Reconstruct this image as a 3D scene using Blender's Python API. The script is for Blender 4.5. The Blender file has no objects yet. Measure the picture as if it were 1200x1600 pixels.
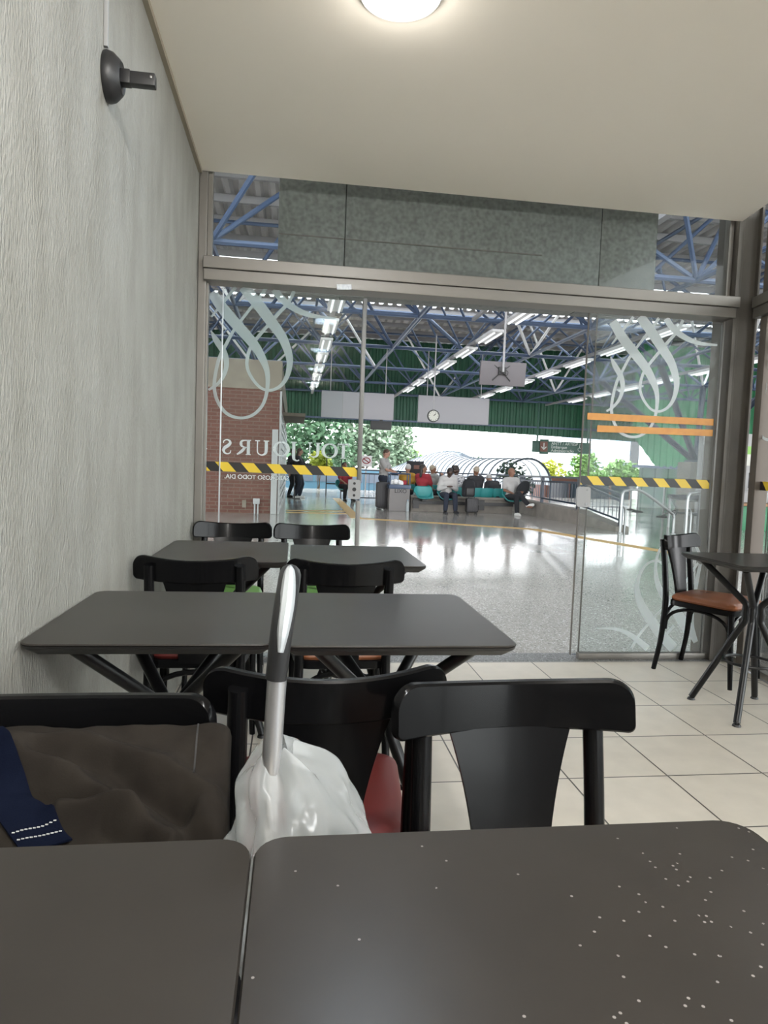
import bpy, bmesh, math, random
from mathutils import Vector, Matrix, noise
from mathutils.geometry import delaunay_2d_cdt
random.seed(7)
PI = math.pi
SC = bpy.context.scene
COL = SC.collection
D = bpy.data

# ------------------------------------------------------------------ camera
cam_d = D.cameras.new('camera')
cam_d.sensor_fit = 'VERTICAL'
cam_d.sensor_height = 36.0
cam_d.lens = 1042.19 / 1600 * 36.0
cam_d.clip_start = 0.02
cam_d.clip_end = 600
cam = D.objects.new('camera', cam_d)
COL.objects.link(cam)
_p, _y, _r = [math.radians(a) for a in (-3.8675, 7.8393, -2.1193)]
_f = Vector((math.sin(_y) * math.cos(_p), math.cos(_y) * math.cos(_p), math.sin(_p)))
_rt = Vector((math.cos(_y), -math.sin(_y), 0))
_up = _rt.cross(_f)
_r2 = math.cos(_r) * _rt - math.sin(_r) * _up
_u2 = math.sin(_r) * _rt + math.cos(_r) * _up
CAMZ = 1.19
M4 = Matrix((( _r2.x, _u2.x, -_f.x, 0), (_r2.y, _u2.y, -_f.y, 0), (_r2.z, _u2.z, -_f.z, CAMZ), (0, 0, 0, 1)))
cam.matrix_world = M4
SC.camera = cam

# ------------------------------------------------------------------ world, light, exposure
SC.view_settings.view_transform = 'Standard'
SC.view_settings.look = 'None'
SC.view_settings.exposure = 0.70
SC.view_settings.gamma = 1.0
SC.view_settings.use_curve_mapping = False
SC.cycles.transparent_max_bounces = 24
SC.cycles.max_bounces = 8
SC.cycles.caustics_reflective = True
SC.cycles.caustics_refractive = False
SC.cycles.sample_clamp_indirect = 10.0
SC.cycles.blur_glossy = 0.5

SKY_STRENGTH = 5.6
LAMP_W = 42.0          # each round ceiling lamp of the cafe
LAMP_EMIT = 42.0
TUBE_EMIT = 0.8
w = D.worlds.new('sky')
SC.world = w
w.use_nodes = True
nt = w.node_tree
bg = nt.nodes['Background']
bg.inputs[0].default_value = (0.97, 0.985, 1.0, 1)
bg.inputs[1].default_value = SKY_STRENGTH


# ------------------------------------------------------------------ materials
def mat(name, col, rough=0.5, metal=0.0, spec=0.5, bump=None, var=None, coat=0.0, emit=None, trans=0.0):
    """bump=(scale, strength, distance, stretch)  var=(scale, colour2, stretch)"""
    m = D.materials.new(name)
    m.use_nodes = True
    t = m.node_tree
    b = t.nodes['Principled BSDF']
    b.inputs['Base Color'].default_value = (*col, 1)
    b.inputs['Roughness'].default_value = rough
    b.inputs['Metallic'].default_value = metal
    b.inputs['Specular IOR Level'].default_value = spec
    if coat:
        b.inputs['Coat Weight'].default_value = coat
        b.inputs['Coat Roughness'].default_value = 0.08
    if emit:
        b.inputs['Emission Color'].default_value = (*emit[0], 1)
        b.inputs['Emission Strength'].default_value = emit[1]
    tc = t.nodes.new('ShaderNodeTexCoord') if (bump or var) else None

    def noise_node(scale, stretch, detail=4):
        mp = t.nodes.new('ShaderNodeMapping')
        mp.inputs['Scale'].default_value = stretch
        t.links.new(tc.outputs['Object'], mp.inputs[0])
        n = t.nodes.new('ShaderNodeTexNoise')
        n.inputs['Scale'].default_value = scale
        n.inputs['Detail'].default_value = detail
        t.links.new(mp.outputs[0], n.inputs['Vector'])
        return n
    if var:
        n = noise_node(var[0], var[2] if len(var) > 2 else (1, 1, 1))
        r = t.nodes.new('ShaderNodeValToRGB')
        r.color_ramp.elements[0].position = 0.35
        r.color_ramp.elements[1].position = 0.68
        r.color_ramp.elements[0].color = (*col, 1)
        r.color_ramp.elements[1].color = (*var[1], 1)
        t.links.new(n.outputs[0], r.inputs[0])
        t.links.new(r.outputs[0], b.inputs['Base Color'])
    if bump:
        n = noise_node(bump[0], bump[3] if len(bump) > 3 else (1, 1, 1), 6)
        bp = t.nodes.new('ShaderNodeBump')
        bp.inputs['Strength'].default_value = bump[1]
        bp.inputs['Distance'].default_value = bump[2]
        t.links.new(n.outputs[0], bp.inputs['Height'])
        t.links.new(bp.outputs[0], b.inputs['Normal'])
    return m


def lk(m, a, b):
    m.node_tree.links.new(a, b)


def glass_mat(name, tint=(0.93, 0.97, 0.96), refl=1.0):
    m = D.materials.new(name)
    m.use_nodes = True
    t = m.node_tree
    for n in list(t.nodes):
        t.nodes.remove(n)
    o = t.nodes.new('ShaderNodeOutputMaterial')
    mx = t.nodes.new('ShaderNodeMixShader')
    tr = t.nodes.new('ShaderNodeBsdfTransparent')
    tr.inputs[0].default_value = (*tint, 1)
    gl = t.nodes.new('ShaderNodeBsdfGlossy')
    gl.inputs['Roughness'].default_value = 0.0
    fr = t.nodes.new('ShaderNodeFresnel')
    fr.inputs[0].default_value = 1.45
    ge = t.nodes.new('ShaderNodeNewGeometry')
    # both faces of a pane behave like an outer face
    mr = t.nodes.new('ShaderNodeMath')
    mr.operation = 'MULTIPLY'
    mr.inputs[1].default_value = refl
    vt = t.nodes.new('ShaderNodeLayerWeight')
    vt.inputs[0].default_value = 0.15
    t.links.new(vt.outputs['Fresnel'], mr.inputs[0])
    t.links.new(mr.outputs[0], mx.inputs[0])
    t.links.new(tr.outputs[0], mx.inputs[1])
    t.links.new(gl.outputs[0], mx.inputs[2])
    t.links.new(mx.outputs[0], o.inputs[0])
    t.nodes.remove(fr)
    t.nodes.remove(ge)
    return m


def veil_mat(name, col, alpha, rough=0.6, translucent=0.5):
    """frosted film or thin plastic: partly see-through"""
    m = D.materials.new(name)
    m.use_nodes = True
    t = m.node_tree
    for n in list(t.nodes):
        t.nodes.remove(n)
    o = t.nodes.new('ShaderNodeOutputMaterial')
    mx = t.nodes.new('ShaderNodeMixShader')
    mx.inputs[0].default_value = alpha
    tr = t.nodes.new('ShaderNodeBsdfTransparent')
    m2 = t.nodes.new('ShaderNodeMixShader')
    m2.inputs[0].default_value = translucent
    pb = t.nodes.new('ShaderNodeBsdfPrincipled')
    pb.inputs['Base Color'].default_value = (*col, 1)
    pb.inputs['Roughness'].default_value = rough
    tl = t.nodes.new('ShaderNodeBsdfTranslucent')
    tl.inputs[0].default_value = (*col, 1)
    t.links.new(pb.outputs[0], m2.inputs[1])
    t.links.new(tl.outputs[0], m2.inputs[2])
    t.links.new(tr.outputs[0], mx.inputs[1])
    t.links.new(m2.outputs[0], mx.inputs[2])
    t.links.new(mx.outputs[0], o.inputs[0])
    return m


def emit_mat(name, col, s):
    m = D.materials.new(name)
    m.use_nodes = True
    t = m.node_tree
    for n in list(t.nodes):
        t.nodes.remove(n)
    o = t.nodes.new('ShaderNodeOutputMaterial')
    e = t.nodes.new('ShaderNodeEmission')
    e.inputs[0].default_value = (*col, 1)
    e.inputs[1].default_value = s
    t.links.new(e.outputs[0], o.inputs[0])
    return m


def grid_mat(name, c1, c2, cg, size, off, gap, rough, bumpd=0.001, brick=False, axes='XY'):
    """tiles (square grid) or bricks with joints, in object coordinates"""
    m = D.materials.new(name)
    m.use_nodes = True
    t = m.node_tree
    b = t.nodes['Principled BSDF']
    b.inputs['Roughness'].default_value = rough
    tc = t.nodes.new('ShaderNodeTexCoord')
    mp = t.nodes.new('ShaderNodeMapping')
    mp.inputs['Location'].default_value = (off[0], off[1], 0)
    if axes == 'XZ':
        mp.inputs['Rotation'].default_value = (-PI / 2, 0, 0)
    t.links.new(tc.outputs['Object'], mp.inputs[0])
    br = t.nodes.new('ShaderNodeTexBrick')
    br.offset = 0.5 if brick else 0.0
    br.inputs['Color1'].default_value = (*c1, 1)
    br.inputs['Color2'].default_value = (*c2, 1)
    br.inputs['Mortar'].default_value = (*cg, 1)
    br.inputs['Scale'].default_value = 1.0
    br.inputs['Mortar Size'].default_value = gap
    br.inputs['Mortar Smooth'].default_value = 0.1
    br.inputs['Brick Width'].default_value = size[0]
    br.inputs['Row Height'].default_value = size[1]
    t.links.new(mp.outputs[0], br.inputs['Vector'])
    n = t.nodes.new('ShaderNodeTexNoise')
    n.inputs['Scale'].default_value = 9
    n.inputs['Detail'].default_value = 6
    t.links.new(tc.outputs['Object'], n.inputs['Vector'])
    mr = t.nodes.new('ShaderNodeMapRange')
    mr.inputs[3].default_value = 0.86
    mr.inputs[4].default_value = 1.1
    t.links.new(n.outputs[0], mr.inputs[0])
    mu = t.nodes.new('ShaderNodeMix')
    mu.data_type = 'RGBA'
    mu.blend_type = 'MULTIPLY'
    mu.inputs[0].default_value = 1.0
    t.links.new(br.outputs['Color'], mu.inputs[6])
    t.links.new(mr.outputs[0], mu.inputs[7])
    t.links.new(mu.outputs[2], b.inputs['Base Color'])
    bp = t.nodes.new('ShaderNodeBump')
    bp.invert = True
    bp.inputs['Strength'].default_value = 0.6
    bp.inputs['Distance'].default_value = bumpd
    t.links.new(br.outputs['Fac'], bp.inputs['Height'])
    t.links.new(bp.outputs[0], b.inputs['Normal'])
    return m


def stripe_mat(name, c1, c2, period, slant, axis=0):
    m = D.materials.new(name)
    m.use_nodes = True
    t = m.node_tree
    b = t.nodes['Principled BSDF']
    b.inputs['Roughness'].default_value = 0.35
    tc = t.nodes.new('ShaderNodeTexCoord')
    sp = t.nodes.new('ShaderNodeSeparateXYZ')
    t.links.new(tc.outputs['Object'], sp.inputs[0])
    a = t.nodes.new('ShaderNodeMath'); a.operation = 'MULTIPLY_ADD'
    t.links.new(sp.outputs[2], a.inputs[0]); a.inputs[1].default_value = slant
    t.links.new(sp.outputs[axis], a.inputs[2])
    d = t.nodes.new('ShaderNodeMath'); d.operation = 'DIVIDE'
    t.links.new(a.outputs[0], d.inputs[0]); d.inputs[1].default_value = period
    f = t.nodes.new('ShaderNodeMath'); f.operation = 'FRACT'
    t.links.new(d.outputs[0], f.inputs[0])
    g = t.nodes.new('ShaderNodeMath'); g.operation = 'GREATER_THAN'
    t.links.new(f.outputs[0], g.inputs[0]); g.inputs[1].default_value = 0.5
    mx = t.nodes.new('ShaderNodeMix'); mx.data_type = 'RGBA'
    mx.inputs[6].default_value = (*c1, 1); mx.inputs[7].default_value = (*c2, 1)
    t.links.new(g.outputs[0], mx.inputs[0])
    t.links.new(mx.outputs[2], b.inputs['Base Color'])
    return m


def terrazzo_mat(name, base, dark, light, rough, scale=160):
    m = D.materials.new(name)
    m.use_nodes = True
    t = m.node_tree
    b = t.nodes['Principled BSDF']
    b.inputs['Roughness'].default_value = rough
    tc = t.nodes.new('ShaderNodeTexCoord')
    v = t.nodes.new('ShaderNodeTexVoronoi')
    v.inputs['Scale'].default_value = scale
    t.links.new(tc.outputs['Object'], v.inputs['Vector'])
    r = t.nodes.new('ShaderNodeValToRGB')
    r.color_ramp.interpolation = 'CONSTANT'
    e = r.color_ramp.elements
    e[0].position = 0; e[0].color = (*dark, 1)
    e[1].position = 0.22; e[1].color = (*base, 1)
    x = e.new(0.78); x.color = (*light, 1)
    t.links.new(v.outputs['Color'], r.inputs[0])
    n = t.nodes.new('ShaderNodeTexNoise')
    n.inputs['Scale'].default_value = 0.7
    n.inputs['Detail'].default_value = 5
    t.links.new(tc.outputs['Object'], n.inputs['Vector'])
    mr = t.nodes.new('ShaderNodeMapRange')
    mr.inputs[1].default_value = 0.3; mr.inputs[2].default_value = 0.7
    mr.inputs[3].default_value = rough * 0.7; mr.inputs[4].default_value = rough * 1.5
    t.links.new(n.outputs[0], mr.inputs[0])
    t.links.new(mr.outputs[0], b.inputs['Roughness'])
    t.links.new(r.outputs[0], b.inputs['Base Color'])
    n2 = t.nodes.new('ShaderNodeTexNoise')
    n2.inputs['Scale'].default_value = 2.2
    t.links.new(tc.outputs['Object'], n2.inputs['Vector'])
    bp = t.nodes.new('ShaderNodeBump')
    bp.inputs['Strength'].default_value = 0.12
    bp.inputs['Distance'].default_value = 0.004
    t.links.new(n2.outputs[0], bp.inputs['Height'])
    t.links.new(bp.outputs[0], b.inputs['Normal'])
    return m


def speckle_mat(name, col, rough, speck, dens, area):
    """laminate with scattered pale specks inside area=(x0,y0,x1,y1), object coordinates"""
    m = mat(name, col, rough, 0.0, 0.30, var=(3.0, tuple(c * 1.35 for c in col)), bump=(220, 0.05, 0.0004))
    t = m.node_tree
    b = t.nodes['Principled BSDF']
    src = b.inputs['Base Color'].links[0].from_socket
    tc = [n for n in t.nodes if n.type == 'TEX_COORD'][0]
    v = t.nodes.new('ShaderNodeTexVoronoi')
    v.inputs['Scale'].default_value = 150
    v.voronoi_dimensions = '2D'
    t.links.new(tc.outputs['Object'], v.inputs['Vector'])
    d = t.nodes.new('ShaderNodeMath'); d.operation = 'LESS_THAN'; d.inputs[1].default_value = 0.20
    t.links.new(v.outputs['Distance'], d.inputs[0])
    sp = t.nodes.new('ShaderNodeSeparateColor')
    t.links.new(v.outputs['Color'], sp.inputs[0])
    # density falls off away from the spilled corner
    so = t.nodes.new('ShaderNodeVectorMath'); so.operation = 'DISTANCE'
    so.inputs[1].default_value = (area[0], area[1], area[2])
    t.links.new(tc.outputs['Object'], so.inputs[0])
    mr = t.nodes.new('ShaderNodeMapRange')
    mr.inputs[1].default_value = 0.03; mr.inputs[2].default_value = area[3]
    mr.inputs[3].default_value = dens; mr.inputs[4].default_value = 0.004
    t.links.new(so.outputs['Value'], mr.inputs[0])
    lt = t.nodes.new('ShaderNodeMath'); lt.operation = 'LESS_THAN'
    t.links.new(sp.outputs[0], lt.inputs[0]); t.links.new(mr.outputs[0], lt.inputs[1])
    mu = t.nodes.new('ShaderNodeMath'); mu.operation = 'MULTIPLY'
    t.links.new(d.outputs[0], mu.inputs[0]); t.links.new(lt.outputs[0], mu.inputs[1])
    mx = t.nodes.new('ShaderNodeMix'); mx.data_type = 'RGBA'
    mx.inputs[7].default_value = (*speck, 1)
    t.links.new(mu.outputs[0], mx.inputs[0]); t.links.new(src, mx.inputs[6])
    t.links.new(mx.outputs[2], b.inputs['Base Color'])
    return m


MT = dict(
    stucco=mat('stucco', (0.30, 0.292, 0.263), 0.62, bump=(150, 1.0, 0.010, (1, 1, 0.30)), var=(7, (0.24, 0.231, 0.202), (1, 1, 0.35))),
    ceiling=mat('ceiling_paint', (0.90, 0.84, 0.745), 0.6),
    backwall=mat('back_wall_paint', (0.16, 0.14, 0.12), 0.7),
    tile=grid_mat('beige_tile', (0.61, 0.555, 0.47), (0.66, 0.605, 0.52), (0.08, 0.07, 0.06), (0.415, 0.385), (-0.27, 0.285), 0.0035, 0.32),
    terrazzo=terrazzo_mat('terrazzo', (0.36, 0.34, 0.315), (0.22, 0.205, 0.19), (0.58, 0.56, 0.53), 0.12, 110),
    granite=terrazzo_mat('granite', (0.16, 0.16, 0.16), (0.05, 0.05, 0.05), (0.34, 0.34, 0.34), 0.4, 140),
    concrete=mat('concrete', (0.21, 0.19, 0.165), 0.8, bump=(25, 0.4, 0.01), var=(3, (0.15, 0.135, 0.118))),
    brick=grid_mat('red_brick', (0.09, 0.034, 0.022), (0.11, 0.043, 0.029), (0.12, 0.083, 0.065), (0.27, 0.085), (0, 0), 0.010, 0.8, 0.004, True, 'XZ'),
    beigeband=mat('beige_render', (0.19, 0.165, 0.13), 0.8, var=(4, (0.15, 0.13, 0.10))),
    alum=mat('anodised_aluminium', (0.21, 0.196, 0.177), 0.45, 0.65, bump=(30, 0.08, 0.002), var=(6, (0.20, 0.188, 0.17), (0.3, 1, 1))),
    darkalum=mat('dark_anodised_post', (0.115, 0.105, 0.09), 0.5, 0.35, bump=(120, 0.1, 0.001), var=(9, (0.085, 0.077, 0.067), (1, 1, 0.3))),
    profile=mat('door_profile', (0.17, 0.168, 0.16), 0.45, 0.5),
    postbrown=mat('brown_post', (0.12, 0.102, 0.085), 0.6, 0.2, bump=(120, 0.1, 0.001)),
    steel=mat('brushed_steel', (0.25, 0.25, 0.25), 0.35, 1.0),
    galv=mat('galvanised_sheet', (0.165, 0.172, 0.162), 0.55, 0.25, bump=(70, 0.35, 0.003), var=(45, (0.10, 0.106, 0.10))),
    lacquer=mat('black_lacquer', (0.004, 0.004, 0.0044), 0.25, 0.0, 0.14, bump=(14, 0.10, 0.004, (1, 1, 0.5)), coat=0.04),
    wood_wear=mat('worn_wood_edge', (0.35, 0.27, 0.19), 0.6),
    blacksteel=mat('black_powder_coated_steel', (0.006, 0.006, 0.0065), 0.33, 0.0, 0.35),
    laminate=mat('grey_brown_laminate', (0.025, 0.0215, 0.0185), 0.31, 0.0, 0.30, bump=(220, 0.05, 0.0004), var=(3, (0.034, 0.030, 0.026))),
    edgeband=mat('table_edge', (0.018, 0.017, 0.016), 0.5),
    green_vinyl=mat('green_vinyl', (0.20, 0.42, 0.10), 0.4, bump=(300, 0.15, 0.0006)),
    red_vinyl=mat('red_vinyl', (0.10, 0.014, 0.012), 0.42, 0.0, 0.3, bump=(300, 0.2, 0.0006)),
    orange_vinyl=mat('orange_brown_vinyl', (0.20, 0.068, 0.027), 0.33, bump=(300, 0.15, 0.0006)),
    glass=glass_mat('clear_glass', (0.965, 0.982, 0.978), 0.9),
    film=veil_mat('frosted_film', (0.97, 0.985, 0.985), 0.96, 0.6, 0.85),
    film_dim=veil_mat('frosted_film_weak', (0.55, 0.62, 0.62), 0.72, 0.6, 0.35),
    orange_tape=mat('orange_tape', (0.58, 0.25, 0.03), 0.45, var=(18, (0.50, 0.20, 0.025))),
    hazard=stripe_mat('hazard_stripes', (0.012, 0.012, 0.012), (0.66, 0.46, 0.03), 0.150, 0.9),
    blackplastic=mat('black_plastic', (0.014, 0.014, 0.015), 0.42),
    greyplastic=mat('grey_plastic', (0.30, 0.30, 0.30), 0.5),
    whiteplastic=mat('white_plastic', (0.72, 0.72, 0.72), 0.45),
    paper=mat('paper_sticker', (0.72, 0.74, 0.76), 0.5, var=(60, (0.5, 0.53, 0.58))),
    silver=mat('satin_aluminium_tube', (0.50, 0.50, 0.51), 0.34, 0.85),
    silverplastic=mat('silver_plastic', (0.52, 0.55, 0.57), 0.3, 0.3),
    bag=veil_mat('thin_white_plastic', (0.62, 0.64, 0.64), 0.42, 0.18, 0.3),
    jacket=mat('brown_cotton_twill', (0.013, 0.010, 0.0075), 0.9, 0, 0.2, bump=(350, 0.35, 0.001), var=(14, (0.021, 0.017, 0.013))),
    navy=mat('navy_webbing', (0.0018, 0.0038, 0.013), 0.85, 0, 0.1, bump=(400, 0.5, 0.001)),
    thread=mat('white_stitching', (0.6, 0.6, 0.58), 0.8),
    suitcase=mat('dark_suitcase_shell', (0.010, 0.009, 0.011), 0.5, bump=(8, 0.1, 0.004)),
    tubeblue=mat('blue_painted_tube', (0.05, 0.08, 0.15), 0.4, 0.1, var=(0.8, (0.075, 0.105, 0.165))),
    roof=mat('roof_sheet', (0.50, 0.485, 0.475), 0.6, var=(1.2, (0.40, 0.39, 0.385))),
    purlin=mat('roof_purlin', (0.30, 0.295, 0.30), 0.5),
    fascia=mat('green_corrugated_sheet', (0.009, 0.070, 0.036), 0.5, var=(0.6, (0.014, 0.095, 0.046))),
    fascia_lit=mat('green_corrugated_sheet_lit', (0.02, 0.17, 0.07), 0.5, var=(0.6, (0.03, 0.22, 0.09))),  # brighter copy of the fascia green, light shining through put into the colour
    white_panel=mat('blank_panel', (0.27, 0.265, 0.28), 0.5),
    tvback=mat('monitor_back', (0.10, 0.09, 0.096), 0.5),
    signgreen=mat('sign_dark_green', (0.025, 0.085, 0.06), 0.4),
    signtext=mat('sign_lettering', (0.65, 0.68, 0.65), 0.5),
    signbrown=mat('sign_brown', (0.16, 0.06, 0.04), 0.5),
    limegreen=mat('lime_sign_header', (0.16, 0.36, 0.06), 0.5),
    offwhite=mat('off_white_board', (0.45, 0.45, 0.40), 0.5),
    lacquer_worn=mat('black_lacquer_worn', (0.004, 0.004, 0.0044), 0.20, 0.0, 0.12, bump=(14, 0.10, 0.004, (1, 1, 0.5)), coat=0.08),
    black=mat('black_paint', (0.01, 0.01, 0.01), 0.5),
    navyrail=mat('dark_blue_rail', (0.010, 0.020, 0.040), 0.4),
    teal=mat('teal_plastic', (0.025, 0.22, 0.22), 0.35),
    tactile=mat('yellow_tactile_paving', (0.45, 0.29, 0.10), 0.6, bump=(30, 0.5, 0.004)),
    blueframe=mat('blue_bin_frame', (0.012, 0.036, 0.085), 0.4),
    bingrey=mat('bin_grey', (0.17, 0.16, 0.155), 0.7),
    red=mat('red_cloth', (0.27, 0.022, 0.032), 0.85),
    yellow=mat('yellow_cloth', (0.38, 0.21, 0.025), 0.85),
    white_cloth=mat('white_cloth', (0.40, 0.39, 0.38), 0.9),
    grey_cloth=mat('grey_cloth', (0.27, 0.265, 0.255), 0.9),
    dark_cloth=mat('dark_cloth', (0.012, 0.013, 0.016), 0.9),
    charcoal=mat('charcoal_cloth', (0.03, 0.03, 0.034), 0.9),
    jean=mat('jeans', (0.015, 0.020, 0.034), 0.9),
    pattern=mat('patterned_cloth', (0.65, 0.65, 0.66), 0.9, var=(22, (0.10, 0.10, 0.12))),
    skin_l=mat('skin_light', (0.33, 0.18, 0.13), 0.55),
    skin_m=mat('skin_medium', (0.20, 0.095, 0.058), 0.55),
    skin_d=mat('skin_dark', (0.055, 0.030, 0.022), 0.5),
    hair_d=mat('dark_hair', (0.018, 0.013, 0.011), 0.6),
    hair_b=mat('brown_hair', (0.06, 0.035, 0.022), 0.6),
    hair_g=mat('grey_hair', (0.42, 0.41, 0.40), 0.7),
    tan=mat('tan_cap', (0.30, 0.26, 0.20), 0.85),
    whiteshoe=mat('white_shoe', (0.62, 0.62, 0.60), 0.6),
    bark=mat('bark', (0.12, 0.09, 0.06), 0.9),
    leaf=mat('leaf_green', (0.05, 0.115, 0.055), 0.6, var=(0.8, (0.085, 0.165, 0.085))),
    leafpale=mat('leaf_pale_green', (0.10, 0.165, 0.10), 0.6, var=(0.8, (0.17, 0.23, 0.16))),
    leafbright=mat('leaf_bright_green', (0.08, 0.19, 0.035), 0.6, var=(0.8, (0.14, 0.26, 0.06))),
    leafyellow=mat('leaf_yellow', (0.36, 0.36, 0.025), 0.6, var=(0.9, (0.24, 0.32, 0.03))),
    leafdark=mat('leaf_dark', (0.03, 0.06, 0.04), 0.6),
    asphalt=mat('asphalt', (0.30, 0.30, 0.29), 0.85),
    officewhite=mat('office_wall', (0.62, 0.64, 0.66), 0.7),
    officeglass=mat('office_window', (0.16, 0.20, 0.27), 0.2),
    rooflight=veil_mat('translucent_roof_sheet', (0.80, 0.84, 0.86), 0.85, 0.5, 0.75),
    tunnelskin=veil_mat('tunnel_sheet', (0.55, 0.60, 0.66), 0.75, 0.4, 0.6),
    tunnelrib=mat('tunnel_rib', (0.045, 0.065, 0.085), 0.5),
    busblue=mat('pale_blue_bodywork', (0.12, 0.25, 0.36), 0.35),
    farwall=mat('far_end_wall', (0.16, 0.22, 0.21), 0.5, var=(1.5, (0.07, 0.16, 0.10), (1, 1, 0.1))),
    wood=mat('counter_wood', (0.30, 0.16, 0.07), 0.5),
    kioskgreen=mat('counter_green', (0.03, 0.20, 0.09), 0.5),
    shutter=mat('grey_shopfront', (0.26, 0.26, 0.255), 0.5, 0.2),
    lens=emit_mat('lamp_diffuser', (0.66, 0.82, 1.0), LAMP_EMIT),
    tube=emit_mat('fluorescent_tube', (0.95, 0.98, 1.0), TUBE_EMIT),
    screen=mat('dark_screen', (0.02, 0.03, 0.05), 0.2),
    clearplastic=veil_mat('clear_bottle', (0.7, 0.78, 0.8), 0.35, 0.1, 0.3),
    eye=mat('eye', (0.02, 0.015, 0.012), 0.3),
    shadow_gap=mat('tan_shadow_gap', (0.30, 0.26, 0.20), 0.85),  # tan of the ceiling joint with its shade painted in
)


def wear(m, col):
    t = m.node_tree
    b = t.nodes['Principled BSDF']
    g = t.nodes.new('ShaderNodeNewGeometry')
    n = t.nodes.new('ShaderNodeTexNoise'); n.inputs['Scale'].default_value = 38; n.inputs['Detail'].default_value = 5
    tc = t.nodes.new('ShaderNodeTexCoord'); t.links.new(tc.outputs['Object'], n.inputs['Vector'])
    a = t.nodes.new('ShaderNodeMapRange'); a.inputs[1].default_value = 0.58; a.inputs[2].default_value = 0.66
    t.links.new(g.outputs['Pointiness'], a.inputs[0])
    c = t.nodes.new('ShaderNodeMapRange'); c.inputs[1].default_value = 0.50; c.inputs[2].default_value = 0.60
    t.links.new(n.outputs[0], c.inputs[0])
    mu = t.nodes.new('ShaderNodeMath'); mu.operation = 'MULTIPLY'
    t.links.new(a.outputs[0], mu.inputs[0]); t.links.new(c.outputs[0], mu.inputs[1])
    mx = t.nodes.new('ShaderNodeMix'); mx.data_type = 'RGBA'
    mx.inputs[6].default_value = b.inputs['Base Color'].default_value[:]
    mx.inputs[7].default_value = (*col, 1)
    t.links.new(mu.outputs[0], mx.inputs[0]); t.links.new(mx.outputs[2], b.inputs['Base Color'])
wear(MT['lacquer_worn'], (0.22, 0.17, 0.12))

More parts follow.
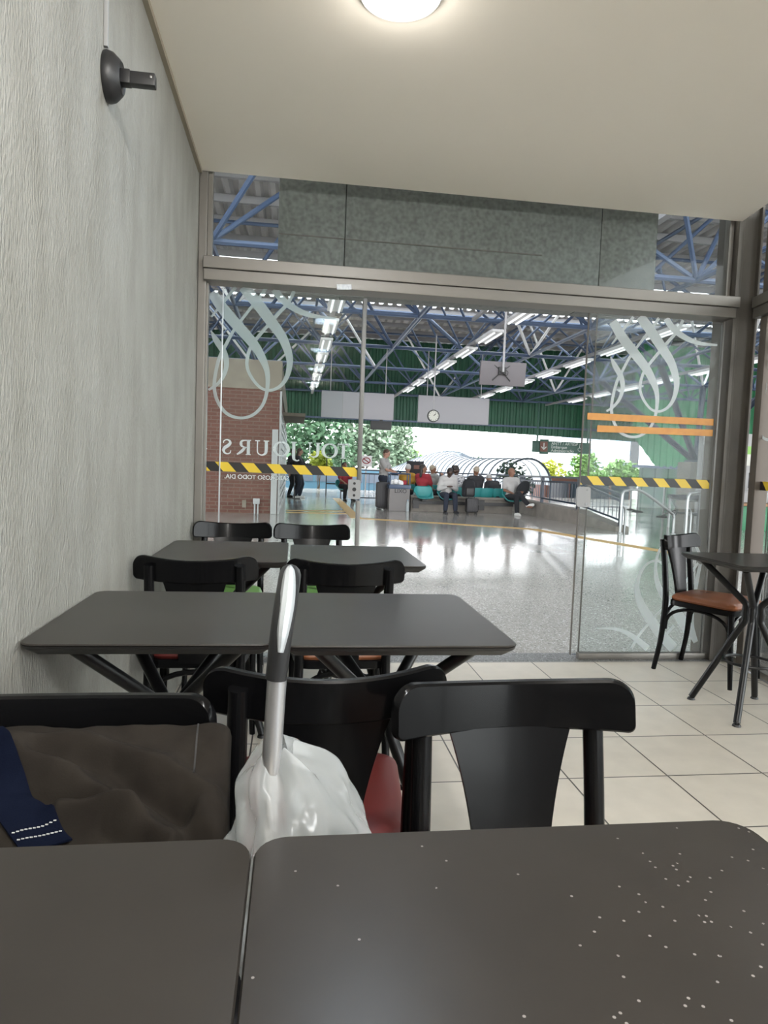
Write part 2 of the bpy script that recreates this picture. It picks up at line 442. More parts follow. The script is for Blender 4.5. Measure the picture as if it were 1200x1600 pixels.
# ------------------------------------------------------------------ mesh helpers
class MB:
    def __init__(s):
        s.bm = bmesh.new()

    def box(s, c, d, rz=0.0, R=None, bev=0.0):
        m = Matrix.Translation(c) @ (R.to_4x4() if R else Matrix.Rotation(rz, 4, 'Z')) @ Matrix.Diagonal((d[0], d[1], d[2], 1))
        g = bmesh.ops.create_cube(s.bm, size=1.0, matrix=m)
        if bev:
            es = set(e for v in g['verts'] for e in v.link_edges)
            bmesh.ops.bevel(s.bm, geom=list(es), offset=bev, segments=2, affect='EDGES', profile=0.6)
        return s

    def rings(s, rs, cap=True, closed=True):
        prev = None
        first = None
        for r in rs:
            vs = [s.bm.verts.new(p) for p in r]
            if prev:
                n = len(vs)
                for i in range(n if closed else n - 1):
                    j = (i + 1) % n
                    try:
                        s.bm.faces.new((prev[i], prev[j], vs[j], vs[i]))
                    except ValueError:
                        pass
            else:
                first = vs
            prev = vs
        if cap and closed:
            try:
                s.bm.faces.new(list(reversed(first)))
                s.bm.faces.new(prev)
            except ValueError:
                pass
        return s

    def tube(s, pts, r, seg=12, flat=1.0, cap=True, close=False, up=None):
        pts = [Vector(p) for p in pts]
        n = len(pts)
        rr = r if isinstance(r, (list, tuple)) else [r] * n
        rs = []
        ref = None
        for i, p in enumerate(pts):
            if close:
                d = (pts[(i + 1) % n] - pts[i - 1]).normalized()
            elif i == 0:
                d = (pts[1] - pts[0]).normalized()
            elif i == n - 1:
                d = (pts[-1] - pts[-2]).normalized()
            else:
                d = ((pts[i + 1] - p).normalized() + (p - pts[i - 1]).normalized()).normalized()
            if ref is None:
                a = Vector(up) if up else (Vector((0, 0, 1)) if abs(d.z) < 0.9 else Vector((0, 1, 0)))
                ref = (a - d * a.dot(d)).normalized()
            else:
                ref = (ref - d * ref.dot(d)).normalized()
            b = d.cross(ref)
            rs.append([p + ref * (math.cos(2 * PI * k / seg) * rr[i]) + b * (math.sin(2 * PI * k / seg) * rr[i] * flat) for k in range(seg)])
        if close:
            rs.append(rs[0])
            base = len(s.bm.verts)
            s.rings(rs, cap=False)
            bmesh.ops.remove_doubles(s.bm, verts=s.bm.verts[:], dist=1e-6)
        else:
            s.rings(rs, cap)
        return s

    def lathe(s, prof, c=(0, 0, 0), seg=24, R=None, sx=1, sy=1):
        c = Vector(c)
        rs = []
        for r, z in prof:
            ring = []
            for k in range(seg):
                v = Vector((max(r, 1e-5) * math.cos(2 * PI * k / seg) * sx, max(r, 1e-5) * math.sin(2 * PI * k / seg) * sy, z))
                if R:
                    v = R @ v
                ring.append(c + v)
            rs.append(ring)
        return s.rings(rs)

    def prism(s, poly, z0, z1, inset0=0.0):
        """poly: 2-D outline (ccw), extruded along z"""
        return s.rings([[(x, y, z0) for x, y in poly], [(x, y, z1) for x, y in poly]])

    def sphere(s, c, r, seg=16, rings=10, R=None, sc=(1, 1, 1)):
        m = Matrix.Translation(c) @ (R.to_4x4() if R else Matrix.Identity(4)) @ Matrix.Diagonal((sc[0], sc[1], sc[2], 1))
        bmesh.ops.create_uvsphere(s.bm, u_segments=seg, v_segments=rings, radius=r, matrix=m)
        return s

    def capsule(s, a, b, ra, rb, seg=12):
        a = Vector(a); b = Vector(b)
        d = b - a
        L = d.length
        if L < 1e-6:
            return s.sphere(a, ra)
        d /= L
        q = Vector((0, 0, 1)).rotation_difference(d).to_matrix()
        prof = []
        for k in range(5):
            t = -PI / 2 + (PI / 2) * k / 4
            prof.append((ra * math.cos(t), ra * math.sin(t)))
        for k in range(5):
            t = (PI / 2) * k / 4
            prof.append((rb * math.cos(t), L + rb * math.sin(t)))
        return s.lathe(prof, a, seg, q)

    def ribbon(s, pts, th=0.0008, org=(0, 0, 0), ux=(1, 0, 0), uz=(0, 0, 1), off=0.0):
        """flat stroke of varying width in the plane org + u*ux + v*uz; pts = (u, v, width)"""
        ux = Vector(ux); uz = Vector(uz); org = Vector(org)
        nn = ux.cross(uz)
        sm = smooth3(pts)
        rs = []
        for i, p in enumerate(sm):
            a = sm[max(i - 1, 0)]; b = sm[min(i + 1, len(sm) - 1)]
            t = Vector((b[0] - a[0], b[1] - a[1]))
            if t.length < 1e-9:
                continue
            t.normalize()
            n = Vector((-t.y, t.x)) * (p[2] * 0.5)
            q = []
            for (du, dv, dn) in ((n.x, n.y, 0), (-n.x, -n.y, 0), (-n.x, -n.y, th), (n.x, n.y, th)):
                q.append(org + ux * (p[0] + du) + uz * (p[1] + dv) + nn * (off + dn))
            rs.append(q)
        return s.rings(rs)

    def build(s, name, m, parent=None, smooth=True, loc=None, bevel=0.0, angle=35):
        bmesh.ops.recalc_face_normals(s.bm, faces=s.bm.faces[:])
        me = D.meshes.new(name)
        s.bm.to_mesh(me)
        s.bm.free()
        if isinstance(m, str):
            m = MT[m]
        me.materials.append(m)
        if smooth:
            for p in me.polygons:
                p.use_smooth = True
            try:
                me.set_sharp_from_angle(angle=math.radians(angle))
            except Exception:
                pass
        o = D.objects.new(name, me)
        COL.objects.link(o)
        if parent:
            o.parent = parent
        if loc is not None:
            o.location = loc
        if bevel:
            b = o.modifiers.new('bevel', 'BEVEL')
            b.width = bevel; b.segments = 2; b.limit_method = 'ANGLE'
        return o


def smooth3(pts, n=7):
    """Catmull-Rom through tuples"""
    if len(pts) < 3:
        return [tuple(p) for p in pts]
    out = []
    k = len(pts[0])
    P = [tuple(2 * a - b for a, b in zip(pts[0], pts[1]))] + list(pts) + [tuple(2 * a - b for a, b in zip(pts[-1], pts[-2]))]
    for i in range(1, len(P) - 2):
        for j in range(n):
            t = j / n
            out.append(tuple(0.5 * (2 * P[i][c] + (P[i + 1][c] - P[i - 1][c]) * t + (2 * P[i - 1][c] - 5 * P[i][c] + 4 * P[i + 1][c] - P[i + 2][c]) * t * t + (3 * P[i][c] - P[i - 1][c] - 3 * P[i + 1][c] + P[i + 2][c]) * t ** 3) for c in range(k)))
    out.append(tuple(pts[-1]))
    return out


def tag(o, label=None, cat=None, group=None, kind=None):
    if label: o['label'] = label
    if cat: o['category'] = cat
    if group: o['group'] = group
    if kind: o['kind'] = kind
    return o


def empty(name, loc=(0, 0, 0), rz=0.0, label=None, cat=None, group=None):
    o = D.objects.new(name, None)
    o.empty_display_size = 0.1
    COL.objects.link(o)
    o.location = loc
    o.rotation_euler = (0, 0, rz)
    return tag(o, label, cat, group)


def copy_tree(o, parent=None):
    kids = list(o.children)
    c = o.copy()
    COL.objects.link(c)
    if parent:
        c.parent = parent
    for ch in kids:
        copy_tree(ch, c)
    return c


def struct(mb, name, m, **k):
    return tag(mb.build(name, m, smooth=k.pop('smooth', False), **k), kind='structure')


def rrect(x0, y0, x1, y1, r, n=6):
    out = []
    for cx, cy, a0 in ((x1 - r, y0 + r, -PI / 2), (x1 - r, y1 - r, 0), (x0 + r, y1 - r, PI / 2), (x0 + r, y0 + r, PI)):
        for k in range(n + 1):
            a = a0 + PI / 2 * k / n
            out.append((cx + r * math.cos(a), cy + r * math.sin(a)))
    return out


def text_mb(txt, size, origin, ux, uz, extrude=0.001, align='CENTER', bold=0.0):
    """lettering as flat solid geometry; returns an MB"""
    cu = D.curves.new('lettering', 'FONT')
    cu.body = txt
    cu.size = size
    cu.extrude = extrude
    cu.offset = bold
    cu.align_x = align
    cu.align_y = 'CENTER'
    o = D.objects.new('lettering', cu)
    COL.objects.link(o)
    dg = bpy.context.evaluated_depsgraph_get()
    dg.update()
    me = D.meshes.new_from_object(o.evaluated_get(dg))
    D.objects.remove(o)
    mb = MB()
    ux = Vector(ux); uz = Vector(uz); nn = ux.cross(uz); og = Vector(origin)
    for v in me.vertices:
        v.co = og + ux * v.co.x + uz * v.co.y + nn * v.co.z
    mb.bm.from_mesh(me)
    D.meshes.remove(me)
    return mb


# ================================================================== STRUCTURE: the cafe
WX = -0.572                 # inner face of the left wall
def rwx(y, off=0.0):        # inner face of the angled right glass facade
    return 2.87 - 0.150 * (4.0 - y) + off
YB = -7.2
CEIL = 2.815

struct(MB().box((WX - 0.1, (YB + 4.10) / 2, 1.5), (0.2, 4.10 - YB, 3.1)), 'wall_left', 'stucco')
struct(MB().box((1.0, YB - 0.1, 1.5), (6.0, 0.2, 3.1)), 'wall_back', 'backwall')
poly = [(WX, YB), (rwx(YB), YB), (rwx(3.96), 3.96), (WX, 3.96)]
struct(MB().prism(poly, -0.12, 0.0), 'floor', 'tile')
cpoly = [(WX, YB), (rwx(YB, -0.08), YB), (2.757, 3.985), (WX, 3.985)]
struct(MB().prism(cpoly, CEIL, CEIL + 0.30), 'ceiling', 'ceiling')
struct(MB().box((WX + 0.010, (YB + 3.96) / 2, CEIL - 0.011), (0.020, 3.96 - YB, 0.022)), 'trim_18', 'shadow_gap')  # strip for the brown ceiling joint, the gap's shadow put into its colour
# granite threshold between the tiles and the concourse
struct(MB().prism([(WX - 0.2, 3.96), (rwx(3.96) + .2, 3.96), (rwx(3.96) + .2, 4.16), (WX - 0.2, 4.16)], -0.12, 0.0), 'trim_1', 'granite')

# corner post
mb = MB()
mb.box((2.818, 4.10, 1.65), (0.150, 0.20, 3.3), bev=0.006)
mb.box((2.752, 4.03, 1.65), (0.022, 0.10, 3.3), bev=0.003)
mb.box((2.775, 4.012, 1.65), (0.030, 0.03, 3.3), bev=0.003)
mb.box((2.893, 4.00, 1.65), (0.016, 0.06, 3.3), bev=0.003)
struct(mb, 'wall_corner', 'darkalum')
# left jamb
mb = MB()
mb.box((-0.548, 4.05, 1.45), (0.046, 0.11, 2.9), bev=0.004)
mb.box((-0.520, 4.05, 1.12), (0.014, 0.05, 2.2), bev=0.002)
struct(mb, 'trim_2', 'alum')

# transom: two stacked aluminium channels
mb = MB()
mb.box((1.112, 4.03, 2.309), (3.30, 0.16, 0.066), bev=0.004)
mb.box((1.105, 4.03, 2.243), (3.28, 0.14, 0.062), bev=0.004)
mb.box((1.105, 4.03, 2.277), (3.27, 0.12, 0.01))
struct(mb, 'trim_3', 'alum')
# right transom along the angled facade
rd = Vector((-0.150, -1.0, 0)).normalized()
rn = Vector((rd.y, -rd.x, 0))         # towards the room (-x)
if rn.x > 0: rn = -rn
ang = math.atan2(rd.y, rd.x)
def rw(s, off, z):                    # point on the right facade, s metres from the corner
    p = Vector((2.865, 3.97, 0)) + rd * s - rn * off
    return Vector((p.x, p.y, z))
RL = 7.0
mb = MB()
for z, h, t in ((2.309, 0.066, 0.15), (2.243, 0.062, 0.13), (2.277, 0.01, 0.11)):
    c = rw(RL / 2 + 0.02, 0.055, z)
    mb.box(c, (RL, t, h), rz=ang, bev=0.003)
struct(mb, 'trim_4', 'alum')
mb = MB()
c = rw(0.10, 0.06, 1.106); mb.box(c, (0.075, 0.08, 2.21), rz=ang, bev=0.003)
c = rw(0.10, 0.06, 2.60); mb.box(c, (0.075, 0.08, 0.55), rz=ang, bev=0.003)
for s in (2.2, 4.4, 6.6):
    c = rw(s, 0.06, 1.4); mb.box(c, (0.06, 0.08, 2.8), rz=ang, bev=0.003)
struct(mb, 'trim_5', 'postbrown')
mb = MB()
c = rw(RL / 2, 0.06, 0.018); mb.box(c, (RL, 0.07, 0.036), rz=ang, bev=0.003)
struct(mb, 'baseboard_right', 'alum')
# closed end of the right facade far behind the viewer
struct(MB().box((rwx(-5.4) + 0.05, -5.2, 1.5), (0.12, 4.2, 3.0), rz=math.atan(0.15) * -1), 'wall_right', 'backwall')

# upper fixed panes
GL = []
o = struct(MB().box((1.10, 4.05, 2.62), (3.25, 0.008, 0.56)), 'window_1', 'glass')
mb = MB()
mb.box((-0.512, 4.05, 2.62), (0.028, 0.05, 0.56), bev=0.003)
mb.box((2.722, 4.05, 2.62), (0.030, 0.05, 0.56), bev=0.003)
mb.build('window_frame', 'alum', o, smooth=False)
o = struct(MB().box(rw(RL / 2, 0.06, 2.62), (RL, 0.008, 0.56), rz=ang), 'window_2', 'glass')
o = struct(MB().box(rw(RL / 2 + 0.12, 0.06, 1.13), (RL - 0.2, 0.008, 2.17), rz=ang), 'window_3', 'glass')

# swirl decoration strokes (x, z, width) in the plane of the facade
SW = [
 [(1.985,2.165,0.052),(2.054,2.071,0.058),(2.139,1.98,0.058),(2.225,1.889,0.052),(2.279,1.81,0.043),(2.315,1.723,0.028),(2.318,1.618,0.02),(2.294,1.527,0.017),(2.238,1.464,0.016),(2.163,1.442,0.015),(2.085,1.465,0.017),(2.033,1.53,0.018),(2.011,1.603,0.018),(2.014,1.685,0.018),(2.036,1.79,0.018),(2.075,1.873,0.017),(2.113,1.949,0.016),(2.161,2.019,0.015),(2.219,2.1,0.016),(2.263,2.158,0.017),(2.296,2.208,0.018)],
 [(2.165,2.208,0.056),(2.241,2.127,0.060),(2.329,2.021,0.058),(2.4,1.929,0.050),(2.439,1.834,0.040),(2.447,1.774,0.032),(2.432,1.699,0.024),(2.396,1.644,0.018),(2.341,1.615,0.015),(2.284,1.624,0.015),(2.232,1.674,0.016),(2.199,1.739,0.017),(2.199,1.806,0.018),(2.219,1.867,0.018),(2.255,1.921,0.018),(2.307,1.987,0.018),(2.374,2.069,0.019),(2.426,2.131,0.019),(2.462,2.205,0.019)],
 [(1.983,1.945,0.004),(2.014,1.892,0.030),(2.062,1.821,0.032),(2.077,1.755,0.026),(2.063,1.688,0.020),(2.027,1.634,0.016),(1.977,1.598,0.012)],
 [(2.345,2.208,0.038),(2.38,2.165,0.038),(2.43,2.124,0.036),(2.51,2.085,0.030),(2.602,2.064,0.021),(2.713,2.061,0.012)],
 [(1.986,2.023,0.010),(2.051,2.111,0.016),(2.122,2.204,0.017)],
]
SW2 = [
 [(2.552,0.050,0.064),(2.452,0.148,0.062),(2.361,0.258,0.060),(2.297,0.351,0.048),(2.262,0.445,0.034),(2.269,0.53,0.023),(2.305,0.6,0.017),(2.36,0.636,0.015),(2.418,0.629,0.016),(2.464,0.572,0.017)],
 [(2.67,0.141,0.066),(2.577,0.267,0.062),(2.495,0.361,0.052),(2.441,0.423,0.040),(2.398,0.508,0.029),(2.383,0.609,0.019),(2.397,0.695,0.017),(2.442,0.758,0.016),(2.522,0.802,0.016),(2.606,0.785,0.017),(2.664,0.735,0.018),(2.704,0.654,0.020)],
 [(2.248,0.050,0.017),(2.303,0.148,0.017),(2.394,0.258,0.017),(2.487,0.353,0.017),(2.587,0.472,0.017),(2.647,0.575,0.017),(2.685,0.63,0.016)],
 [(2.420,0.050,0.016),(2.455,0.101,0.017),(2.54,0.204,0.017)],
 [(1.99,0.186,0.006),(2.096,0.185,0.015),(2.186,0.167,0.022),(2.272,0.12,0.032),(2.341,0.069,0.038),(2.365,0.050,0.040)],
 [(2.706,0.093,0.03),(2.655,0.204,0.055),(2.656,0.331,0.042),(2.676,0.465,0.030),(2.70,0.623,0.020)],
]


def film_sheet(strokes, org, ux, uz, merge=True):
    """all strokes (u, v, width) merged into one flat film without overlaps"""
    vs, fs = [], []
    for st in strokes:
        sm = smooth3(st)
        prev = None
        for i, p in enumerate(sm):
            a = sm[max(i - 1, 0)]; b = sm[min(i + 1, len(sm) - 1)]
            t = Vector((b[0] - a[0], b[1] - a[1]))
            if t.length < 1e-9:
                continue
            t.normalize()
            n = Vector((-t.y, t.x)) * (p[2] * 0.5)
            k = len(vs)
            vs += [Vector((p[0] + n.x, p[1] + n.y)), Vector((p[0] - n.x, p[1] - n.y))]
            if prev is not None:
                fs.append([prev, prev + 1, k + 1, k])
            prev = k
    mb = MB()
    ux = Vector(ux); uz = Vector(uz); org = Vector(org)
    if not merge:
        bv = [mb.bm.verts.new(org + ux * v.x + uz * v.y) for v in vs]
        for f in fs:
            mb.bm.faces.new([bv[q] for q in f])
        return mb
    r = delaunay_2d_cdt(vs, [], fs, 1, 1e-5)
    bv = [mb.bm.verts.new(org + ux * v.x + uz * v.y) for v in r[0]]
    for f, src in zip(r[2], r[5]):
        if not src:
            continue
        try:
            mb.bm.faces.new([bv[q] for q in f])
        except ValueError:
            pass
    return mb


def swirl(strokes, dx, dz, org, ux, uz):
    return film_sheet([[(x + dx, z + dz, w * 1.12) for x, z, w in st] for st in strokes], org, ux, uz)


# ------------------------------------------------ left sliding glass door (two panes)
d1 = tag(empty('door_1', (0, 0, 0)), kind='structure')
MB().box((-0.115, 4.09, 1.10), (0.80, 0.010, 2.20)).build('fixed_pane', 'glass', d1, smooth=False)
MB().box((-0.02, 4.04, 1.10), (0.82, 0.010, 2.19)).build('sliding_pane', 'glass', d1, smooth=False)
MB().box((-0.431, 4.033, 1.10), (0.007, 0.018, 2.19), bev=0.002).build('glass_edge', 'silverplastic', d1)
mb = MB()
mb.box((0.395, 4.04, 1.64), (0.026, 0.034, 1.09), bev=0.006)
mb.box((0.395, 4.04, 0.505), (0.026, 0.034, 0.95), bev=0.006)
mb.build('edge_profile', 'profile', d1)
mb = MB()
mb.prism(rrect(-0.036, -0.058, 0.038, 0.058, 0.012), 0, 0.02)
lk_ = mb.build('lock', 'greyplastic', d1)
lk_.rotation_euler = (PI / 2, 0, 0); lk_.location = (0.366, 4.033, 1.048)
mb = MB()
for z, r in ((0.036, 0.008), (0.0, 0.012), (-0.036, 0.008)):
    mb.lathe([(0, 0.024), (r, 0.024), (r, 0.018), (0, 0.018)], (0, z, 0), 14)
mb.build('keyhole', 'blackplastic', lk_)
swirl(SW, -2.487, 0.007, (0, 4.084, 0), (1, 0, 0), (0, 0, 1)).build('swirl_film', 'film_dim', d1, smooth=False)

# serif lettering, mirrored: it is read from the concourse
def glyphs():
    g = {}
    g['T'] = (0.86, [[(0.43, 0.03, .13), (0.43, 0.97, .13)], [(0.05, 0.965, .06), (0.81, 0.965, .06)], [(0.065, 0.99, .05), (0.05, 0.78, .02)], [(0.795, 0.99, .05), (0.81, 0.78, .02)], [(0.27, 0.02, .04), (0.59, 0.02, .04)]])
    ell = []
    for k in range(25):
        a = 2 * PI * k / 24
        ell.append((0.53 + 0.45 * math.cos(a), 0.49 + 0.47 * math.sin(a), 0.045 + 0.095 * abs(math.cos(a)) ** 1.3))
    g['O'] = (1.10, [ell[:9], ell[8:17], ell[16:]])
    g['U'] = (0.92, [[(0.2, 0.96, .13), (0.2, 0.34, .13), (0.26, 0.12, .10), (0.46, 0.02, .055), (0.66, 0.12, .05), (0.72, 0.34, .05), (0.72, 0.96, .05)], [(0.04, 0.98, .04), (0.36, 0.98, .04)], [(0.58, 0.98, .04), (0.86, 0.98, .04)]])
    g['J'] = (0.50, [[(0.3, 0.96, .13), (0.3, 0.0, .13), (0.24, -0.20, .09), (0.08, -0.28, .05), (-0.04, -0.22, .07)], [(0.14, 0.98, .04), (0.46, 0.98, .04)]])
    g['R'] = (0.86, [[(0.2, 0.03, .13), (0.2, 0.97, .13)], [(0.2, 0.965, .05), (0.45, 0.965, .05), (0.62, 0.90, .09), (0.66, 0.74, .12), (0.60, 0.58, .09), (0.42, 0.51, .05), (0.2, 0.51, .05)], [(0.40, 0.51, .10), (0.62, 0.22, .12), (0.90, 0.0, .06)], [(0.05, 0.02, .04), (0.36, 0.02, .04)], [(0.05, 0.98, .04), (0.25, 0.98, .04)]])
    g['S'] = (0.64, [[(0.53, 0.74, .03), (0.50, 0.88, .05), (0.34, 0.97, .05), (0.17, 0.90, .08), (0.13, 0.74, .12), (0.26, 0.57, .14), (0.44, 0.43, .14), (0.52, 0.27, .12), (0.46, 0.10, .08), (0.28, 0.02, .05), (0.12, 0.10, .05), (0.08, 0.27, .03)]])
    return g
G = glyphs()
LET = []
# right edge of each letter box measured along x (mirrored), letter height 0.092
spots = [('T', 0.336, 0.076), ('O', 0.262, 0.098), ('U', 0.162, 0.086), ('J', 0.028, 0.05), ('O', -0.028, 0.098), ('U', -0.146, 0.092), ('R', -0.252, 0.082), ('S', -0.366, 0.062)]
k = 0
HT = 0.088
for ch, xr, wd in spots:
    adv, sts = G[ch]
    for st in sts:
        sx = wd / adv
        LET.append([(xr - x * sx, z * HT + 1.232, w_ * 0.140) for x, z, w_ in st])
film_sheet(LET, (0, 4.083, 0), (1, 0, 0), (0, 0, 1), False).build('serif_lettering', 'film', d1, smooth=False)
text_mb('SABOROSO TODO DIA.', 0.036, (-0.217, 4.083, 1.098), (-1, 0, 0), (0, 0, 1), 0.0004, bold=0.0006).build('small_lettering', 'film', d1, smooth=False)

# ------------------------------------------------ right sliding glass door
d2 = tag(empty('door_2', (0, 0, 0)), kind='structure')
MB().box((2.255, 4.04, 1.11), (0.91, 0.010, 2.17)).build('sliding_pane', 'glass', d2, smooth=False)
MB().box((2.31, 4.09, 1.11), (0.86, 0.010, 2.17)).build('fixed_pane', 'glass', d2, smooth=False)
mb = MB()
mb.box((1.801, 4.033, 1.11), (0.005, 0.016, 2.17))
mb.box((1.880, 4.085, 1.11), (0.005, 0.014, 2.17))
mb.build('glass_edge', 'darkalum', d2, smooth=False)
MB().box((2.704, 4.02, 1.11), (0.012, 0.02, 2.17), bev=0.002).build('edge_profile', 'profile', d2)
MB().box((2.30, 4.03, 0.020), (0.90, 0.045, 0.040), bev=0.004).build('bottom_rail', 'alum', d2)
lk_ = MB().prism(rrect(-0.045, -0.064, 0.045, 0.064, 0.02), 0, 0.02).build('lock', 'greyplastic', d2)
lk_.rotation_euler = (PI / 2, 0, 0); lk_.location = (1.826, 4.033, 1.047)
mb = MB()
for z, r in ((0.045, 0.006), (-0.045, 0.009)):
    mb.lathe([(0, 0.024), (r, 0.024), (r, 0.018), (0, 0.018)], (0.018, z, 0), 14)
mb.build('screw', 'steel', lk_)
swirl(SW, 0, 0, (0, 4.083, 0), (1, 0, 0), (0, 0, 1)).build('swirl_film', 'film', d2, smooth=False)
swirl(SW2, 0, 0, (0, 4.083, 0), (1, 0, 0), (0, 0, 1)).build('swirl_film', 'film', d2, smooth=False)
# swirl on the angled right facade
w3 = D.objects['window_3']
og = rw(0.02, 0.045, 0)
swirl(SW, -1.97, 0.0, og, rd, (0, 0, 1)).build('swirl_film', 'film_dim', w3, smooth=False)

# ================================================================== STRUCTURE: the concourse outside
mb = MB()
mb.prism([(-22, 4.16), (34, 4.16), (34, 33.0), (-22, 33.0)], -0.12, 0.0)
struct(mb, 'floor_concourse', 'terrazzo')
struct(MB().box((0, 110, -1.25), (500, 300, 0.1)), 'ground', 'asphalt')
# paving strip at the far edge of the concourse
# roof deck: corrugated sheet on purlins
ZD = 6.95
mb = MB()
xs = []
rs0 = []
x = -24.0
while x < 36:
    for dx, dz in ((0, 0), (0.10, 0), (0.16, 0.09), (0.26, 0.09), (0.32, 0)):
        rs0.append((x + dx, ZD + dz))
    x += 0.32
BANDS = [(4.6, 6.6), (7.2, 9.2), (19.6, 21.6), (23.2, 24.0)]      # translucent roof sheets; all but the last are out of view, added to light the hall
def roof_strip(mb, ya, yb):
    mb.rings([[(a, ya, z) for a, z in rs0], [(a, yb, z) for a, z in rs0]], cap=False, closed=False)
    mb.rings([[(a, ya, z + 0.03) for a, z in rs0], [(a, yb, z + 0.03) for a, z in rs0]], cap=False, closed=False)
edges = [-9.0] + [v for b_ in BANDS for v in b_] + [32.0]
for k in range(0, len(edges), 2):
    roof_strip(mb, edges[k], edges[k + 1])
struct(mb, 'ceiling_concourse', 'roof')
mb = MB()
for ya, yb in BANDS:
    mb.rings([[(a, ya, z) for a, z in rs0], [(a, yb, z) for a, z in rs0]], cap=False, closed=False)
struct(mb, 'window_roof_light', 'rooflight')
mb = MB()
y = -8.0
while y < 32:
    mb.box((6, y, ZD - 0.09), (60, 0.09, 0.16))
    y += 1.29
struct(mb, 'trim_6', 'purlin')
# space frame
MOD = 3.87
ZB, ZT = 4.42, 6.70
mb = MB()
XI = [-1.30 + MOD * i for i in range(-5, 9)]
YI = [6.50 + MOD * j for j in range(0, 7)]
def strut(a, b, r):
    mb.tube([a, b], r, 7, cap=False)
for y in YI:
    strut((XI[0], y, ZB), (XI[-1], y, ZB), 0.05)
for x in XI:
    strut((x, YI[0], ZB), (x, YI[-1], ZB), 0.045)
TX = [x + MOD / 2 for x in XI[:-1]]
TY = [YI[0] - MOD / 2] + [y + MOD / 2 for y in YI]
for y in TY:
    strut((TX[0], y, ZT), (TX[-1], y, ZT), 0.045)
for x in TX:
    strut((x, TY[0], ZT), (x, TY[-1], ZT), 0.045)
pale = MB()
for y in YI:
    for x in XI:
        for sx in (-1, 1):
            for sy in (-1, 1):
                tx, ty = x + sx * MOD / 2, y + sy * MOD / 2
                if TX[0] - .1 <= tx <= TX[-1] + .1 and ty <= TY[-1] + .1:
                    k = XI.index(x) + YI.index(y)
                    (pale if (sx * sy > 0 and k % 3 == 1) else mb).tube([(x, y, ZB), (tx, ty, ZT)], 0.042, 7, cap=False)
# secondary lattice: half-height web between the layers
for y in YI:
    for x in XI[:-1]:
        strut((x + MOD / 2, y, ZB), (x + MOD / 4, y + MOD / 4, (ZB + ZT) / 2), 0.028)
        strut((x + MOD / 2, y, ZB), (x + 3 * MOD / 4, y + MOD / 4, (ZB + ZT) / 2), 0.028)
        strut((x + MOD / 2, y, ZB), (x + MOD / 4, y - MOD / 4, (ZB + ZT) / 2), 0.028)
        strut((x + MOD / 2, y, ZB), (x + 3 * MOD / 4, y - MOD / 4, (ZB + ZT) / 2), 0.028)
struct(mb, 'trim_roof_frame', 'tubeblue', smooth=True)
struct(pale, 'trim_roof_braces', 'whiteplastic', smooth=True)

# green corrugated fascia at the far edge
def corr(pts_x, zlo, zhi, y, amp=0.05, per=0.30):
    mb = MB()
    top, bot = [], []
    x0, x1 = pts_x
    x = x0
    while x < x1:
        for dx, dy in ((0, 0), (0.10, 0), (0.14, amp), (0.26, amp)):
            xx = x + dx
            bot.append((xx, y - dy, zlo(xx)))
            top.append((xx, y - dy, zhi(xx)))
        x += per
    mb.rings([bot, top], cap=False, closed=False)
    mb.rings([[(a, b + 0.03, c) for a, b, c in bot], [(a, b + 0.03, c) for a, b, c in top]], cap=False, closed=False)
    return mb
struct(corr((-24, 17.2), lambda x: 3.18 - 0.02 * x, lambda x: ZD, 30.6), 'wall_fascia', 'fascia')
struct(corr((14.3, 36), lambda x: max(1.62, 2.95 - 1.15 * (x - 14.3)), lambda x: ZD, 27.0), 'wall_fascia_low', 'fascia_lit')
struct(MB().box((30, 18, 3.5), (0.06, 18, 7.0)), 'wall_unseen_side', 'fascia')  # unseen side wall, carried down to the ground to cut sky glare
struct(corr((14.9, 36), lambda x: 0.0, lambda x: 1.60, 27.3, 0.05, 0.6), 'wall_far_right', 'farwall')
struct(MB().box((24, 27.1, 1.62), (19, 0.25, 0.12)), 'trim_17', 'tubeblue')
mb = MB()
mb.box((-3, 30.5, 3.32), (42, 0.10, 0.08))
mb.box((-3, 30.45, 5.0), (42, 0.08, 0.08))
struct(mb, 'trim_7', 'tubeblue')

# brick kiosk block on the left
b = struct(MB().box((-5.36, 22.2, 1.43), (10.0, 13.0, 2.86)), 'wall_brick', 'brick')
struct(MB().box((-5.35, 22.2, 3.19), (10.06, 13.06, 0.66)), 'trim_8', 'beigeband')
mb = MB()
mb.box((-0.44, 15.68, 0.98), (0.14, 0.06, 1.96), bev=0.01)
mb.box((-0.33, 15.75, 1.42), (0.05, 0.12, 2.84), bev=0.01)
struct(mb, 'trim_9', 'shutter')
mb = MB()
for yy in (17.2, 20.4, 23.6, 26.8):
    mb.box((-0.34, yy, 1.2), (0.06, 2.6, 2.4), bev=0.01)
    for q in range(12):
        mb.box((-0.30, yy, 0.2 + q * 0.19), (0.02, 2.5, 0.02))
struct(mb, 'trim_10', 'shutter')
struct(MB().box((-0.02, 20.5, 2.55), (0.62, 3.2, 0.10), bev=0.02), 'trim_11', 'beigeband')

